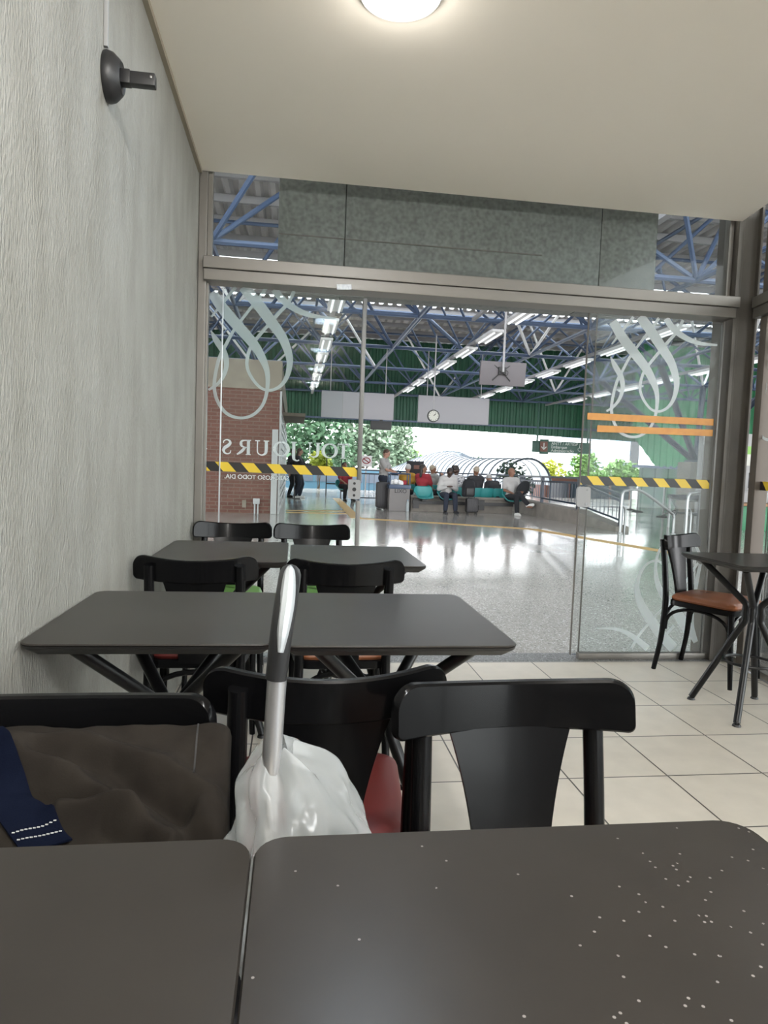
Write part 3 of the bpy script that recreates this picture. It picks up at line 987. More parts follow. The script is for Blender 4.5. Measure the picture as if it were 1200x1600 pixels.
# tactile paving
def tact(pts, wd=0.25):
    mb = MB()
    for (x0, y0), (x1, y1) in zip(pts[:-1], pts[1:]):
        d = Vector((x1 - x0, y1 - y0)); L = d.length; d.normalize()
        n = max(1, int(L / 0.25))
        for q in range(n):
            c = Vector((x0, y0)) + d * (L * (q + 0.5) / n)
            mb.box((c.x, c.y, 0.003), (L / n * 0.94, wd, 0.006), rz=math.atan2(d.y, d.x))
    return mb
struct(tact([(1.55, 24.0), (1.45, 15.1), (3.4, 14.25), (5.0, 13.4), (5.75, 10.6), (6.2, 9.0)]), 'trim_12', 'tactile')
struct(tact([(-0.15, 17.0), (1.40, 17.4)]), 'trim_13', 'tactile')
struct(tact([(-0.15, 16.3), (1.40, 16.5)]), 'trim_14', 'tactile')

# concrete pier with raking steel struts (right)
struct(MB().box((13.2, 20.6, 0.86), (0.8, 0.8, 1.72), bev=0.03), 'wall_pier', 'concrete')
mb = MB()
for tgt in ((10.31, 18.0 + 3.9), (14.18, 18.11), (14.18, 21.98), (18.05, 18.11), (10.31, 18.11)):
    mb.tube([(13.2, 20.6, 1.72), (tgt[0], tgt[1], ZB)], 0.10, 8)
mb.box((13.2, 20.6, 1.75), (0.5, 0.5, 0.08))
struct(mb, 'trim_15', 'navyrail', smooth=True)

# low concrete upstand that carries the blue railing
mb = MB()
mb.rings([[(6.62, 19.6, 0), (6.95, 19.6, 0), (6.95, 19.6, 0.40), (6.62, 19.6, 0.40)],
          [(6.50, 17.2, 0), (6.85, 17.2, 0), (6.85, 17.2, 0.38), (6.50, 17.2, 0.38)],
          [(6.62, 15.2, 0), (7.0, 15.2, 0), (7.0, 15.2, 0.34), (6.62, 15.2, 0.34)],
          [(6.85, 13.4, 0), (7.15, 13.4, 0), (7.15, 13.4, 0.10), (6.85, 13.4, 0.10)]])
struct(mb, 'wall_upstand', 'concrete')

# ================================================================== FURNITURE
# ------------------------------------------------ bistro chair (faces +y)
RAIL_HW = 0.218
RAIL_SAG = 0.061
def rail_y(x): return -0.272 + RAIL_SAG * (x / RAIL_HW) ** 2


def make_chair(seat_mat):
    root = empty('bistro_chair')
    # upholstered pad
    def outline(ins):
        hw_f, hw_r, yf, yr, r = 0.205 - ins, 0.172 - ins, 0.205 - ins, -0.197 + ins, 0.05
        pts = []
        for (cx, cy, a0) in ((hw_f - r, yf - r, 0), (-(hw_f - r), yf - r, PI / 2), (-(hw_r - r), yr + r, PI), (hw_r - r, yr + r, 1.5 * PI)):
            for q in range(7):
                a = a0 + PI / 2 * q / 6
                pts.append((cx + r * math.cos(a), cy + r * math.sin(a)))
        return pts
    mb = MB()
    mb.rings([[(x, y, z) for x, y in outline(i)] for i, z in ((0.004, 0.437), (-0.002, 0.448), (0.004, 0.462), (0.02, 0.472), (0.06, 0.480), (0.11, 0.484), (0.150, 0.485))])
    mb.build('seat_pad', seat_mat, root)
    mb = MB()
    mb.rings([[(x, y, z) for x, y in outline(i)] for i, z in ((0.006, 0.402), (-0.004, 0.406), (-0.004, 0.434), (0.004, 0.438))])
    mb.build('seat_frame', 'lacquer', root)
    # curved top rail
    mb = MB()
    rs = []
    N = 48
    th = 0.020
    for q in range(N + 1):
        x = RAIL_HW * math.sin(PI / 2 * (-1 + 2 * q / N))
        y = rail_y(x)
        sl = 2 * RAIL_SAG * x / RAIL_HW ** 2
        nx, ny = -sl, 1.0
        L = math.hypot(nx, ny); nx /= L; ny /= L
        zt = 0.804 + 0.018 * (x / RAIL_HW) ** 2
        zb = 0.722 + 0.008 * (x / RAIL_HW) ** 2
        e = RAIL_HW - abs(x)
        if e < 0.042:
            zt -= 0.042 - math.sqrt(max(0.0, 0.042 ** 2 - (0.042 - e) ** 2))
        if e < 0.012:
            zb += 0.012 - math.sqrt(max(0.0, 0.012 ** 2 - (0.012 - e) ** 2))
        lean = 0.012
        h = th / 2
        zm = (zb + zt) / 2
        prof = [(-h, zm), (-h, zb + .014), (-h, zb + .009), (-h, zb + .004), (-h + .004, zb), (h - .004, zb), (h, zb + .004), (h, zb + .009), (h, zb + .014), (h, zm), (h, zt - .014), (h, zt - .009), (h, zt - .004), (h - .004, zt), (0, zt), (-h + .004, zt), (-h, zt - .004), (-h, zt - .009), (-h, zt - .014)]
        rs.append([(x + nx * a, y + ny * a - lean * (z - 0.76) / 0.04 * 0.5, z) for a, z in prof])
    mb.rings(rs)
    mb.build('top_rail', 'lacquer_worn', root)
    # tapered splat
    mb = MB()
    rs = []
    for q in range(13):
        t = q / 12
        z = 0.425 + (0.728 - 0.425) * t
        hw = 0.060 + 0.012 * t + 0.040 * t ** 2.2
        y = -0.207 + (-0.262 + 0.207) * (t ** 1.3)
        ring = []
        for sgn in (1, -1):
            for k in range(7):
                x = (-hw + 2 * hw * k / 6) * sgn
                bow = 0.010 * (x / 0.11) ** 2
                ring.append((x, y + bow - 0.007 * sgn, z))
        rs.append(ring)
    mb.rings(rs)
    mb.build('splat', 'lacquer', root)
    for s in (-1, 1):
        pts = smooth3([(s * 0.176, -0.262, 0.0), (s * 0.170, -0.232, 0.18), (s * 0.165, -0.220, 0.36), (s * 0.163, -0.221, 0.46), (s * 0.161, -0.238, 0.62), (s * 0.159, -0.262, 0.786)], 5)
        rr = [0.014 + 0.004 * min(1, p[2] / 0.4) for p in pts]
        MB().tube(pts, rr, 12).build('rear_leg', 'lacquer', root)
    for s in (-1, 1):
        pts = smooth3([(s * 0.192, 0.204, 0.0), (s * 0.186, 0.190, 0.2), (s * 0.182, 0.178, 0.41)], 5)
        rr = [0.0125 + 0.006 * p[2] / 0.41 for p in pts]
        MB().tube(pts, rr, 12).build('front_leg', 'lacquer', root)
    # bentwood arches under the seat
    def arch(a, b, zt):
        a = Vector(a); b = Vector(b)
        pts = []
        for q in range(15):
            t = q / 14
            u = 0.5 - 0.5 * math.cos(PI * t)
            p = a.lerp(b, u)
            p.z = a.z + (zt - a.z) * math.sin(PI * t) ** 0.65
            pts.append(p)
        return pts
    for s in (-1, 1):
        MB().tube(arch((s * 0.160, -0.212, 0.255), (s * 0.168, 0.172, 0.255), 0.396), 0.010, 10).build('arch_brace', 'lacquer', root)
    MB().tube(arch((-0.172, 0.176, 0.27), (0.172, 0.176, 0.27), 0.396), 0.010, 10).build('arch_brace', 'lacquer', root)
    MB().tube(arch((-0.158, -0.218, 0.27), (0.158, -0.218, 0.27), 0.396), 0.010, 10).build('arch_brace', 'lacquer', root)
    # stretcher ring between the legs
    ring = [(0.150 * math.cos(2 * PI * q / 28), -0.005 + 0.165 * math.sin(2 * PI * q / 28), 0.20) for q in range(28)]
    return root


CH = {k: None for k in ('green_vinyl', 'red_vinyl', 'orange_vinyl')}
def chair(seat, loc, rz, label, sz=1.0):
    if CH[seat] is None:
        o = make_chair(seat)
        CH[seat] = o
    else:
        o = copy_tree(CH[seat])
    o.location = (loc[0], loc[1], 0)
    o.rotation_euler = (0, 0, rz)
    o.scale = (1, 1, sz)
    tag(o, label, 'chair', 'black bistro chairs')
    return o


chair('green_vinyl', (-0.335, 3.66), PI, 'black bistro chair with green seat at far end beside stucco wall, back to the glass', 1.035)
chair('green_vinyl', (0.117, 3.66), PI, 'black bistro chair with green seat at far end, next to the door edge profile', 1.035)
chair('red_vinyl', (-0.340, 2.70), 0.0, 'black bistro chair with red seat between far and middle tables, along the stucco wall', 1.035)
chair('orange_vinyl', (0.203, 2.68), 0.0, 'black bistro chair with orange seat between far and middle tables, on the aisle side', 1.035)
chair('red_vinyl', (0.070, 1.42), math.radians(1), 'black bistro chair with red seat and its back to us, behind the white plastic bag', 1.015)
chair('orange_vinyl', (0.405, 0.865), PI + math.radians(2.5), 'nearest black bistro chair on the aisle, glossy curved back facing us at the front table', 1.01)
chair('red_vinyl', (-0.336, 0.872), PI, 'nearest black bistro chair at the wall with a brown jacket over it', 0.985)
chair('orange_vinyl', (2.540, 3.68), PI + math.radians(32), 'black bistro chair with orange-brown seat by the corner post, at the right table', 1.03)

# ------------------------------------------------ tables
TZ = 0.79


def make_table(x0, y0, x1, y1, label, lm='laminate', r=0.035):
    cx, cy = (x0 + x1) / 2, (y0 + y1) / 2
    hx, hy = (x1 - x0) / 2, (y1 - y0) / 2
    root = empty('cafe_table', (cx, cy, 0), 0, label, 'table', 'square cafe tables')
    mb = MB()
    mb.rings([[(x, y, z) for x, y in rrect(-hx + i, -hy + i, hx - i, hy - i, max(0.008, r - i))] for i, z in ((0.003, TZ - 0.006), (0.0, TZ - 0.003), (0.0018, TZ))])
    mb.build('tabletop', lm, root, angle=25)
    mb = MB()
    mb.rings([[(x, y, z) for x, y in rrect(-hx + i, -hy + i, hx - i, hy - i, max(0.008, r - i))] for i, z in ((0.030, TZ - 0.030), (0.004, TZ - 0.013), (0.001, TZ - 0.0062))])
    mb.build('bevelled_underside', 'edgeband', root, angle=25)
    tx, ty = hx - 0.085, hy - 0.095
    for sx in (-1, 1):
        for sy in (-1, 1):
            q0_, q1_ = Vector((sx * tx, sy * ty, TZ - 0.032)), Vector((sx * 0.026, sy * 0.026, 0.560))
            q2_, q3_ = Vector((sx * 0.026, sy * 0.026, 0.470)), Vector((sx * 0.186, sy * 0.186, 0.016))
            pts = [q0_] + smooth3([tuple(q1_.lerp(q0_, 0.12)), tuple(q1_ + Vector((0, 0, -0.004))), tuple((q1_ + q2_) / 2), tuple(q2_), tuple(q2_.lerp(q3_, 0.09))], 5) + [q3_]
            l = MB().tube(pts, 0.0165, 12).build('leg', 'blacksteel', root)
            MB().lathe([(0.006, 0.026), (0.008, 0.014), (0.017, 0.010), (0.021, 0.0), (0.0, 0.0)], (sx * 0.187, sy * 0.187, 0), 12).build('foot_glide', 'blackplastic', l)
    ring = [(0.122 * math.cos(2 * PI * q / 32), 0.122 * math.sin(2 * PI * q / 32), 0.262) for q in range(32)]
    MB().tube(ring, 0.008, 8, close=True).build('foot_ring', 'blacksteel', root)
    return root


MT['laminate_crumbs'] = speckle_mat('grey_brown_laminate_with_crumbs', (0.027, 0.0235, 0.0205), 0.31, (0.26, 0.24, 0.225), 0.20, (0.27, -0.04, TZ, 0.36))
make_table(WX + 0.003, 0.105, -0.0318, 0.699, 'dark laminate table nearest the viewer against the stucco wall, cut by left edge')
make_table(-0.0295, 0.095, 0.535, 0.699, 'dark laminate table nearest the viewer, right of the seam, sprinkled with pale crumbs', 'laminate_crumbs')
make_table(WX + 0.003, 1.468, -0.030, 2.068, 'dark laminate table in the middle row against the stucco wall')
make_table(-0.018, 1.455, 0.530, 2.070, 'dark laminate table in the middle row on the aisle, behind the trolley handle')
make_table(WX + 0.003, 2.715, -0.014, 3.395, 'dark laminate table in the far row against the stucco wall, before the glass')
make_table(-0.004, 2.655, 0.555, 3.315, 'dark laminate table in the far row on the aisle, before the door edge profile')
make_table(2.080, 2.815, 2.615, 3.345, 'dark laminate table at the right, cut by the right frame edge')

# ------------------------------------------------ ceiling lamps
lamp0 = None
for i, y in enumerate((2.37, 0.43, -1.5, -3.43, -5.36)):
    if lamp0 is None:
        lamp0 = empty('ceiling_lamp')
        MB().lathe([(0.125, -0.004), (0.128, -0.014), (0.140, -0.016), (0.146, -0.008), (0.146, 0.0), (0.125, 0.0)], (0, 0, 0), 40).build('rim', 'whiteplastic', lamp0)
        MB().lathe([(0.0, -0.017), (0.05, -0.0165), (0.095, -0.015), (0.124, -0.011), (0.126, -0.002), (0.0, -0.002)], (0, 0, 0), 40).build('diffuser', 'lens', lamp0)
        o = lamp0
    else:
        o = copy_tree(lamp0)
    o.location = (0.318, y, CEIL)
    ld = D.lights.new('ceiling_lamp_light', 'POINT')
    ld.shadow_soft_size = 0.05; ld.energy = LAMP_W * (0.05 if i == 0 else 1.0); ld.color = (1.0, 0.96, 0.90)
    lo = D.objects.new('ceiling_lamp_light', ld)
    COL.objects.link(lo); lo.parent = o; lo.location = (0, 0, -0.10)
    if i == 0:
        tag(o, 'glowing round flush lamp on the cafe ceiling, at top of the picture', 'ceiling lamp', 'round ceiling lamps')
    else:
        tag(o, 'glowing round ceiling lamp behind the viewer, seen only as a reflection in the glass', 'ceiling lamp', 'round ceiling lamps behind the viewer')

# ------------------------------------------------ wall bracket
br = empty('speaker_bracket', (WX, 2.120, 2.293), 0, 'black plastic speaker wall bracket with empty arm, high on the stucco wall', 'wall bracket')
RX = Matrix.Rotation(PI / 2, 3, 'Y')
MB().lathe([(0.0, 0.0), (0.056, 0.0), (0.058, 0.008), (0.054, 0.024), (0.042, 0.040), (0.036, 0.046), (0.030, 0.043), (0.0, 0.041)], (0, 0, 0), 28, RX, sx=1.22, sy=1.06).build('base_dome', 'blackplastic', br)
mb = MB()
mb.box((0.055, 0, 0.002), (0.030, 0.034, 0.040), bev=0.004)
mb.box((0.094, 0, 0.001), (0.092, 0.030, 0.036), bev=0.004)
mb.build('arm', 'blackplastic', br)
MB().lathe([(0.0, 0.0), (0.004, 0.0), (0.004, 0.002), (0.0, 0.003)], (0.128, -0.015, 0.006), 12, Matrix.Rotation(PI / 2, 3, 'X')).build('screw', 'steel', br)
o = MB().box((WX + 0.006, 2.095, 2.588), (0.012, 0.014, 0.452), bev=0.002).build('cable_duct', 'greyplastic')
tag(o, 'thin grey cable duct running up the stucco wall from the black bracket', 'cable duct')
# sticker on the transom
o = MB().box((0.262, 3.949, 2.222), (0.085, 0.0012, 0.030), R=Matrix.Rotation(math.radians(-4), 3, 'Y')).build('paper_sticker', 'paper', smooth=False)
tag(o, 'small torn white paper sticker on the aluminium transom', 'sticker')

# ------------------------------------------------ tapes
def tape(name, m, x0, x1, z0, z1, h, y, label, cat, group):
    mb = MB()
    L = math.hypot(x1 - x0, z1 - z0)
    mb.box((0, 0, 0), (L, 0.0012, h))
    o = mb.build(name, m, smooth=False)
    o.location = ((x0 + x1) / 2, y, (z0 + z1) / 2)
    o.rotation_euler = (0, -math.atan2(z1 - z0, x1 - x0), 0)
    return tag(o, label, cat, group)
tape('hazard_tape', 'hazard', -0.507, 0.387, 1.157, 1.152, 0.055, 4.0335, 'black and yellow striped tape across the left glass door', 'tape', 'hazard tapes')
tape('hazard_tape', 'hazard', 1.800, 2.690, 1.152, 1.154, 0.056, 4.0335, 'black and yellow striped tape across the right glass door', 'tape', 'hazard tapes')
tape('orange_tape', 'orange_tape', 1.828, 2.690, 1.557, 1.557, 0.043, 4.0335, 'upper strip of orange tape across the right glass door', 'tape', 'orange tapes')
tape('orange_tape', 'orange_tape', 1.898, 2.690, 1.482, 1.488, 0.042, 4.0335, 'lower strip of orange tape across the right glass door', 'tape', 'orange tapes')
mb = MB().box((0, 0, 0), (1.6, 0.0012, 0.055))
o = mb.build('hazard_tape', 'hazard', smooth=False)
o.location = rw(0.86, 0.0535, 1.158); o.rotation_euler = (0, 0, ang)
tag(o, 'black and yellow striped tape on the glass right of the corner post', 'tape', 'hazard tapes')

# ------------------------------------------------ galvanised box outside, above the door
dk = empty('metal_duct', (0, 0, 0), 0, 'dull grey galvanised metal casing outside, above the transom', 'duct')
for i, (xa, xb) in enumerate(((-0.130, 0.270), (0.274, 1.912), (1.916, 2.297))):
    MB().box(((xa + xb) / 2, 4.42, 2.75), (xb - xa, 0.50, 0.86), bev=0.003).build('sheet', 'galv', dk)
for x in (0.1, 1.1, 2.1):
    MB().box((x, 4.15, 2.335), (0.06, 0.10, 0.03)).build('bracket', 'darkalum', dk, smooth=False)
MB().box((0.70, 4.168, 2.565), (1.65, 0.004, 0.006)).build('seam', 'darkalum', dk, smooth=False)
for x, z in ((0.62, 2.53), (0.62, 2.345), (1.28, 2.60), (2.05, 2.56)):
    pass

# ------------------------------------------------ suitcase with telescopic handle, bag, jacket
sc = empty('trolley_suitcase', (-0.018, 0.865, 0), 0, 'suitcase with raised silver trolley handle standing between the front chairs', 'suitcase')
mb = MB()
mb.rings([[(x, y, z) for x, y in rrect(-0.088 + i, -0.130 + i, 0.088 - i, 0.130 - i, 0.045)] for i, z in ((0.02, 0.045), (0.0, 0.065), (0.0, 0.50), (0.012, 0.525), (0.04, 0.535))])
mb.build('shell', 'suitcase', sc)
for sx in (-1, 1):
    for sy in (-1, 1):
        MB().lathe([(0, -0.010), (0.022, -0.010), (0.024, 0), (0.022, 0.010), (0, 0.010)], (sx * 0.06, sy * 0.10, 0.024), 14, RX).build('wheel', 'blackplastic', sc)
hd = empty('pull_handle', (0, 0, 0)); hd.parent = sc
mb = MB()
mb.tube([(-0.010, -0.052, 0.53), (0.006, -0.048, 0.955)], 0.0120, 16, flat=1.0)
mb.tube([(-0.010, 0.085, 0.53), (0.006, 0.085, 0.955)], 0.0120, 16)
mb.build('tube', 'silver', hd)
mb = MB()
pts = smooth3([(0.004, -0.050, 0.925), (0.008, -0.050, 0.975), (0.012, -0.040, 1.010), (0.016, -0.005, 1.035), (0.017, 0.035, 1.040), (0.014, 0.072, 1.020), (0.008, 0.085, 0.975), (0.006, 0.085, 0.925)], 5)
mb.tube(pts, [0.0135 + 0.0012 * math.sin(PI * q / (len(pts) - 1)) for q in range(len(pts))], 14)
mb.build('grip', 'blackplastic', hd)
mb = MB()
pts = smooth3([(0.0085, -0.0645, 0.962), (0.0115, -0.0575, 0.992), (0.015, -0.040, 1.022), (0.0165, -0.010, 1.0475), (0.017, 0.02, 1.053)], 5)
nn_ = len(pts) - 1
mb.tube(pts, [0.003 + 0.008 * math.sin(PI * min(1, (q + 1) / (nn_ + 1))) for q in range(nn_ + 1)], 10, flat=0.9, up=(0, -1, 1))
mb.build('grip_inlay', 'silverplastic', hd)

# white plastic bag hung on the handle
mb = MB()
prof = [(0.826, -0.010, 0.835, 0.019, 0.022), (0.818, -0.004, 0.838, 0.032, 0.032), (0.806, 0.002, 0.845, 0.048, 0.048), (0.790, 0.006, 0.845, 0.060, 0.060), (0.76, 0.012, 0.845, 0.068, 0.072), (0.72, 0.020, 0.84, 0.078, 0.085), (0.67, 0.026, 0.838, 0.088, 0.095), (0.60, 0.030, 0.84, 0.094, 0.10), (0.55, 0.030, 0.84, 0.085, 0.09), (0.54, 0.03, 0.84, 0.05, 0.05)]
pr2 = smooth3(prof, 8)
rs = []
NS = 84
for i, (z, cx, cy, rx, ry) in enumerate(pr2):
    ring = []
    for q in range(NS):
        a = 2 * PI * q / NS
        t = min(1, max(0, (0.826 - z) / 0.12))
        wr = 1 + 0.07 * t * math.sin(5 * a + 14 * z) + 0.05 * abs(math.sin(7 * a - 26 * z + 2 * math.sin(3 * a))) + 0.03 * abs(math.sin(13 * a + 47 * z))
        nz = noise.noise(Vector((math.cos(a) * 3, math.sin(a) * 3, z * 22))) * 0.20 * (0.3 + t)
        sh = 0.014 * max(0, math.cos(a - 0.3)) * t
        ring.append((cx + (rx * (wr + nz) + sh) * math.cos(a), cy + ry * (wr + nz) * math.sin(a), z + 0.012 * math.sin(5 * a + 1.0) * (1 - t) + 0.006 * nz * 10 * 0.2))
    rs.append(ring)
mb.rings(rs, cap=False)
o = mb.build('plastic_bag', 'bag', angle=180)
tag(o, 'crumpled thin white plastic bag hanging on the trolley handle', 'plastic bag')

# backpack resting on the seat of the wall chair, under the jacket
bp_ = empty('backpack', (-0.33, 0.84, 0.487), 0, 'navy bag with webbing strap under the brown jacket, on the wall chair', 'bag')
mb = MB()
rs = []
for i, z in ((0.05, 0.0), (0.01, 0.02), (0.0, 0.08), (0.012, 0.13), (0.04, 0.155), (0.09, 0.165)):
    rs.append([(x, y, z) for x, y in rrect(-0.20 + i, -0.135 + i, 0.19 - i, 0.150 - i, 0.06)])
mb.rings(rs)
mb.build('body', 'navy', bp_)
# jacket surface: height over the chair seen from the front
def jz(x, y):
    """height of the cloth over the bag"""
    t = (1.045 - y) / 0.30                       # 0 at the back rail, 1 at the front
    z = 0.774 - 0.165 * t - 0.12 * max(0, t - 0.75) ** 1.2
    def ridge(x0, y0, x1, y1, wd, h):
        dx, dy = x1 - x0, y1 - y0
        L = math.hypot(dx, dy)
        u = ((x - x0) * dx + (y - y0) * dy) / L / L
        dd = ((x - x0) * dy - (y - y0) * dx) / L
        f = 1.0 if 0 <= u <= 1 else math.exp(-((min(abs(u), abs(u - 1))) * L / wd) ** 2)
        return h * math.exp(-(dd / wd) ** 2) * f
    def fold(pts, wd, h):
        best = -1e9
        for (a, b) in zip(pts[:-1], pts[1:]):
            best = max(best, ridge(a[0], a[1], b[0], b[1], wd, h))
        return best
    z += fold([(-0.57, 1.012), (-0.398, 1.012), (-0.30, 1.012), (-0.173, 0.972), (-0.103, 0.928), (-0.062, 0.880)], 0.019, 0.026)
    z += fold([(-0.394, 0.992), (-0.309, 0.972), (-0.255, 0.940), (-0.202, 0.900)], 0.015, 0.022)
    z += fold([(-0.30, 0.920), (-0.25, 0.918), (-0.20, 0.902), (-0.146, 0.870)], 0.014, 0.024)
    z += fold([(-0.117, 0.903), (-0.090, 0.870)], 0.016, 0.024)
    z -= fold([(-0.36, 1.002), (-0.25, 0.985), (-0.19, 0.945), (-0.13, 0.905)], 0.010, 0.016)
    z -= fold([(-0.36, 0.955), (-0.28, 0.935), (-0.215, 0.918)], 0.008, 0.012)
    z -= fold([(-0.24, 0.895), (-0.18, 0.872)], 0.008, 0.010)
    z += 0.006 * noise.noise(Vector((x * 14, y * 18, 0.3))) + 0.0025 * noise.noise(Vector((x * 40, y * 46, 2.3)))
    return z
mb = MB()
NX, NY = 130, 110
X0, X1 = WX + 0.012, -0.085
top, bot = [], []
for j in range(NY + 1):
    y = 1.050 - 0.33 * j / NY
    rt, rb_ = [], []
    for i in range(NX + 1):
        u = i / NX
        xr = X1 + 0.030 * (j / NY) ** 1.2
        x = X0 + (xr - X0) * u
        z = jz(x, y)
        e = (1 - u) * (xr - X0)
        if e < 0.022:
            z -= 0.022 - math.sqrt(max(0, 0.022 ** 2 - (0.022 - e) ** 2)) * 1.0
        rt.append((x, y, z))
    top.append(rt)
mb.rings(top, cap=False, closed=False)
o = mb.build('brown_jacket', 'jacket', angle=180)
sm = o.modifiers.new('cloth_thickness', 'SOLIDIFY'); sm.thickness = 0.012; sm.offset = -1
tag(o, 'crumpled dark brown jacket draped over the wall chair and bag', 'jacket')
# hem strip with seam, at the right end
mb = MB()
rs = []
for j in range(24):
    y = 1.050 - 0.10 * j / 23
    xr = X1 + 0.030 * ((1.05 - y) / 0.33) ** 1.2
    a = xr - 0.052
    z = jz(a, y)
    rs.append([(a - 0.0012, y, z + 0.0012), (a + 0.0012, y, z + 0.0012), (a + 0.0012, y, z - 0.002), (a - 0.0012, y, z - 0.002)])
mb.rings(rs)
mb.build('seam', 'edgeband', o)
# navy strap lying over the jacket at the left
mb = MB()
rs = []
for q in range(30):
    t = q / 29
    y = 1.02 - 0.145 * t
    xc = -0.445 + 0.145 * t ** 1.1
    hw = 0.028
    ring = []
    for dx in (-hw, -hw * .5, 0, hw * .5, hw):
        ring.append((xc + dx, y + dx * 0.25, jz(xc + dx, y + dx * .25) + 0.004))
    for dx in (hw, hw * .5, 0, -hw * .5, -hw):
        ring.append((xc + dx, y + dx * 0.25, jz(xc + dx, y + dx * .25) + 0.0065))
    rs.append(ring)
mb.rings(rs)
st = mb.build('strap', 'navy', angle=60)
st.parent = bp_
st.location = (0.33, -0.84, -0.487)
mb = MB()
for yy, hwd in ((0.888, 0.026), (0.897, 0.026)):
    t = (1.02 - yy) / 0.145
    xc = -0.445 + 0.145 * t ** 1.1
    for q in range(11):
        dx = -hwd + 2 * hwd * (q + .5) / 11
        p = (xc + dx, yy + dx * .25, jz(xc + dx, yy + dx * .25) + 0.0072)
        mb.box(p, (0.0036, 0.0013, 0.0012))
s2 = mb.build('stitching', 'thread', st, smooth=False)

# ================================================================== CONCOURSE OBJECTS
# ------------------------------------------------ fluorescent fixtures in rows along the trusses
mb = MB()
for X in (0.72, 4.35, 7.70, 11.55):
    mb.box((X, 18.2, ZB - 0.085), (0.10, 23.6, 0.07))
struct(mb, 'trim_16', 'white_panel')
fx0 = None
rows = ((0.72, 'twin tube fluorescent fixture in the light row nearest the brick kiosk', 'fixtures, row beside the kiosk'),
        (4.35, 'twin tube fluorescent fixture in the light row above the wall clock', 'fixtures, row above the clock'),
        (7.70, 'twin tube fluorescent fixture in the light row right of the hanging monitor', 'fixtures, row right of the monitor'),
        (11.55, 'twin tube fluorescent fixture in the rightmost light row', 'fixtures, rightmost row'))
for X, lab, grp in rows:
    for j in range(8):
        y = 10.6 + 2.2 * j + (0.6 if X > 7 else 0)
        if fx0 is None:
            fx0 = empty('light_fixture')
            MB().box((0, 0, 0), (0.30, 1.35, 0.06), bev=0.01).build('housing', 'whiteplastic', fx0)
            for s in (-1, 1):
                MB().tube([(s * 0.08, -0.62, -0.050), (s * 0.08, 0.62, -0.050)], 0.020, 8).build('tube', 'tube', fx0)
            mb = MB()
            for s in (-1, 1):
                mb.box((0, s * 0.5, 0.04), (0.06, 0.03, 0.05))
            mb.build('hanger', 'purlin', fx0)
            o = fx0
        else:
            o = copy_tree(fx0)
        o.location = (X, y, ZB - 0.17)
        tag(o, lab, 'light fixture', grp)

# ------------------------------------------------ hanging blank boards
def hang_board(x0, x1, y, z0, z1, label):
    o = empty('hanging_board', ((x0 + x1) / 2, y, (z0 + z1) / 2), 0, label, 'board', 'blank hanging boards')
    MB().box((0, 0, 0), (x1 - x0, 0.08, z1 - z0), bev=0.01).build('panel', 'white_panel', o)
    for s in (-1, 1):
        h = ZB - z1
        MB().tube([(s * (x1 - x0) * 0.38, 0, (z1 - z0) / 2), (s * (x1 - x0) * 0.38, 0, (z1 - z0) / 2 + h)], 0.012, 8).build('rod', 'purlin', o)
    return o
hang_board(0.69, 2.65, 18.1, 2.46, 3.165, 'blank pale hanging board to the left, behind the door edge profile')
hang_board(3.325, 5.315, 18.1, 2.45, 3.175, 'blank pale hanging board behind the round clock')
o = empty('small_monitor', (2.32, 18.1, 2.31), 0, 'dark small screen under the left blank board', 'monitor')
MB().box((0, 0, 0), (0.57, 0.10, 0.235), bev=0.01).build('case', 'black', o)
MB().box((0, 0, 0.135), (0.08, 0.05, 0.04)).build('bracket', 'black', o, smooth=False)

ck = empty('wall_clock', (3.322, 16.0, 2.465), 0, 'round white clock hanging on a dark pole', 'clock')
RY = Matrix.Rotation(PI / 2, 3, 'X')
MB().lathe([(0.0, -0.04), (0.146, -0.04), (0.150, -0.02), (0.150, 0.03), (0.146, 0.045), (0.126, 0.045), (0.126, 0.036), (0.0, 0.036)], (0, 0, 0), 36, RY).build('case', 'black', ck)
f_ = MB().lathe([(0, 0.0365), (0.125, 0.0365), (0.125, 0.040), (0, 0.040)], (0, 0, 0), 36, RY).build('face', 'offwhite', ck)
for q in range(12):
    a = 2 * PI * q / 12
    MB().box((0.105 * math.sin(a), -0.0415, 0.105 * math.cos(a)), (0.010, 0.003, 0.020), R=Matrix.Rotation(a, 3, 'Y')).build('hour_mark', 'black', f_, smooth=False)
mb = MB()
for a, L, wd in ((math.radians(48), 0.065, 0.014), (math.radians(38), 0.095, 0.009)):
    mb.box((math.sin(a) * L / 2.2, -0.044, math.cos(a) * L / 2.2), (wd, 0.003, L), R=Matrix.Rotation(a, 3, 'Y'))
mb.build('hand', 'black', f_, smooth=False)
MB().tube([(0, 0, 0.14), (0, 0, ZB - 2.465)], 0.016, 8).build('pole', 'purlin', ck)

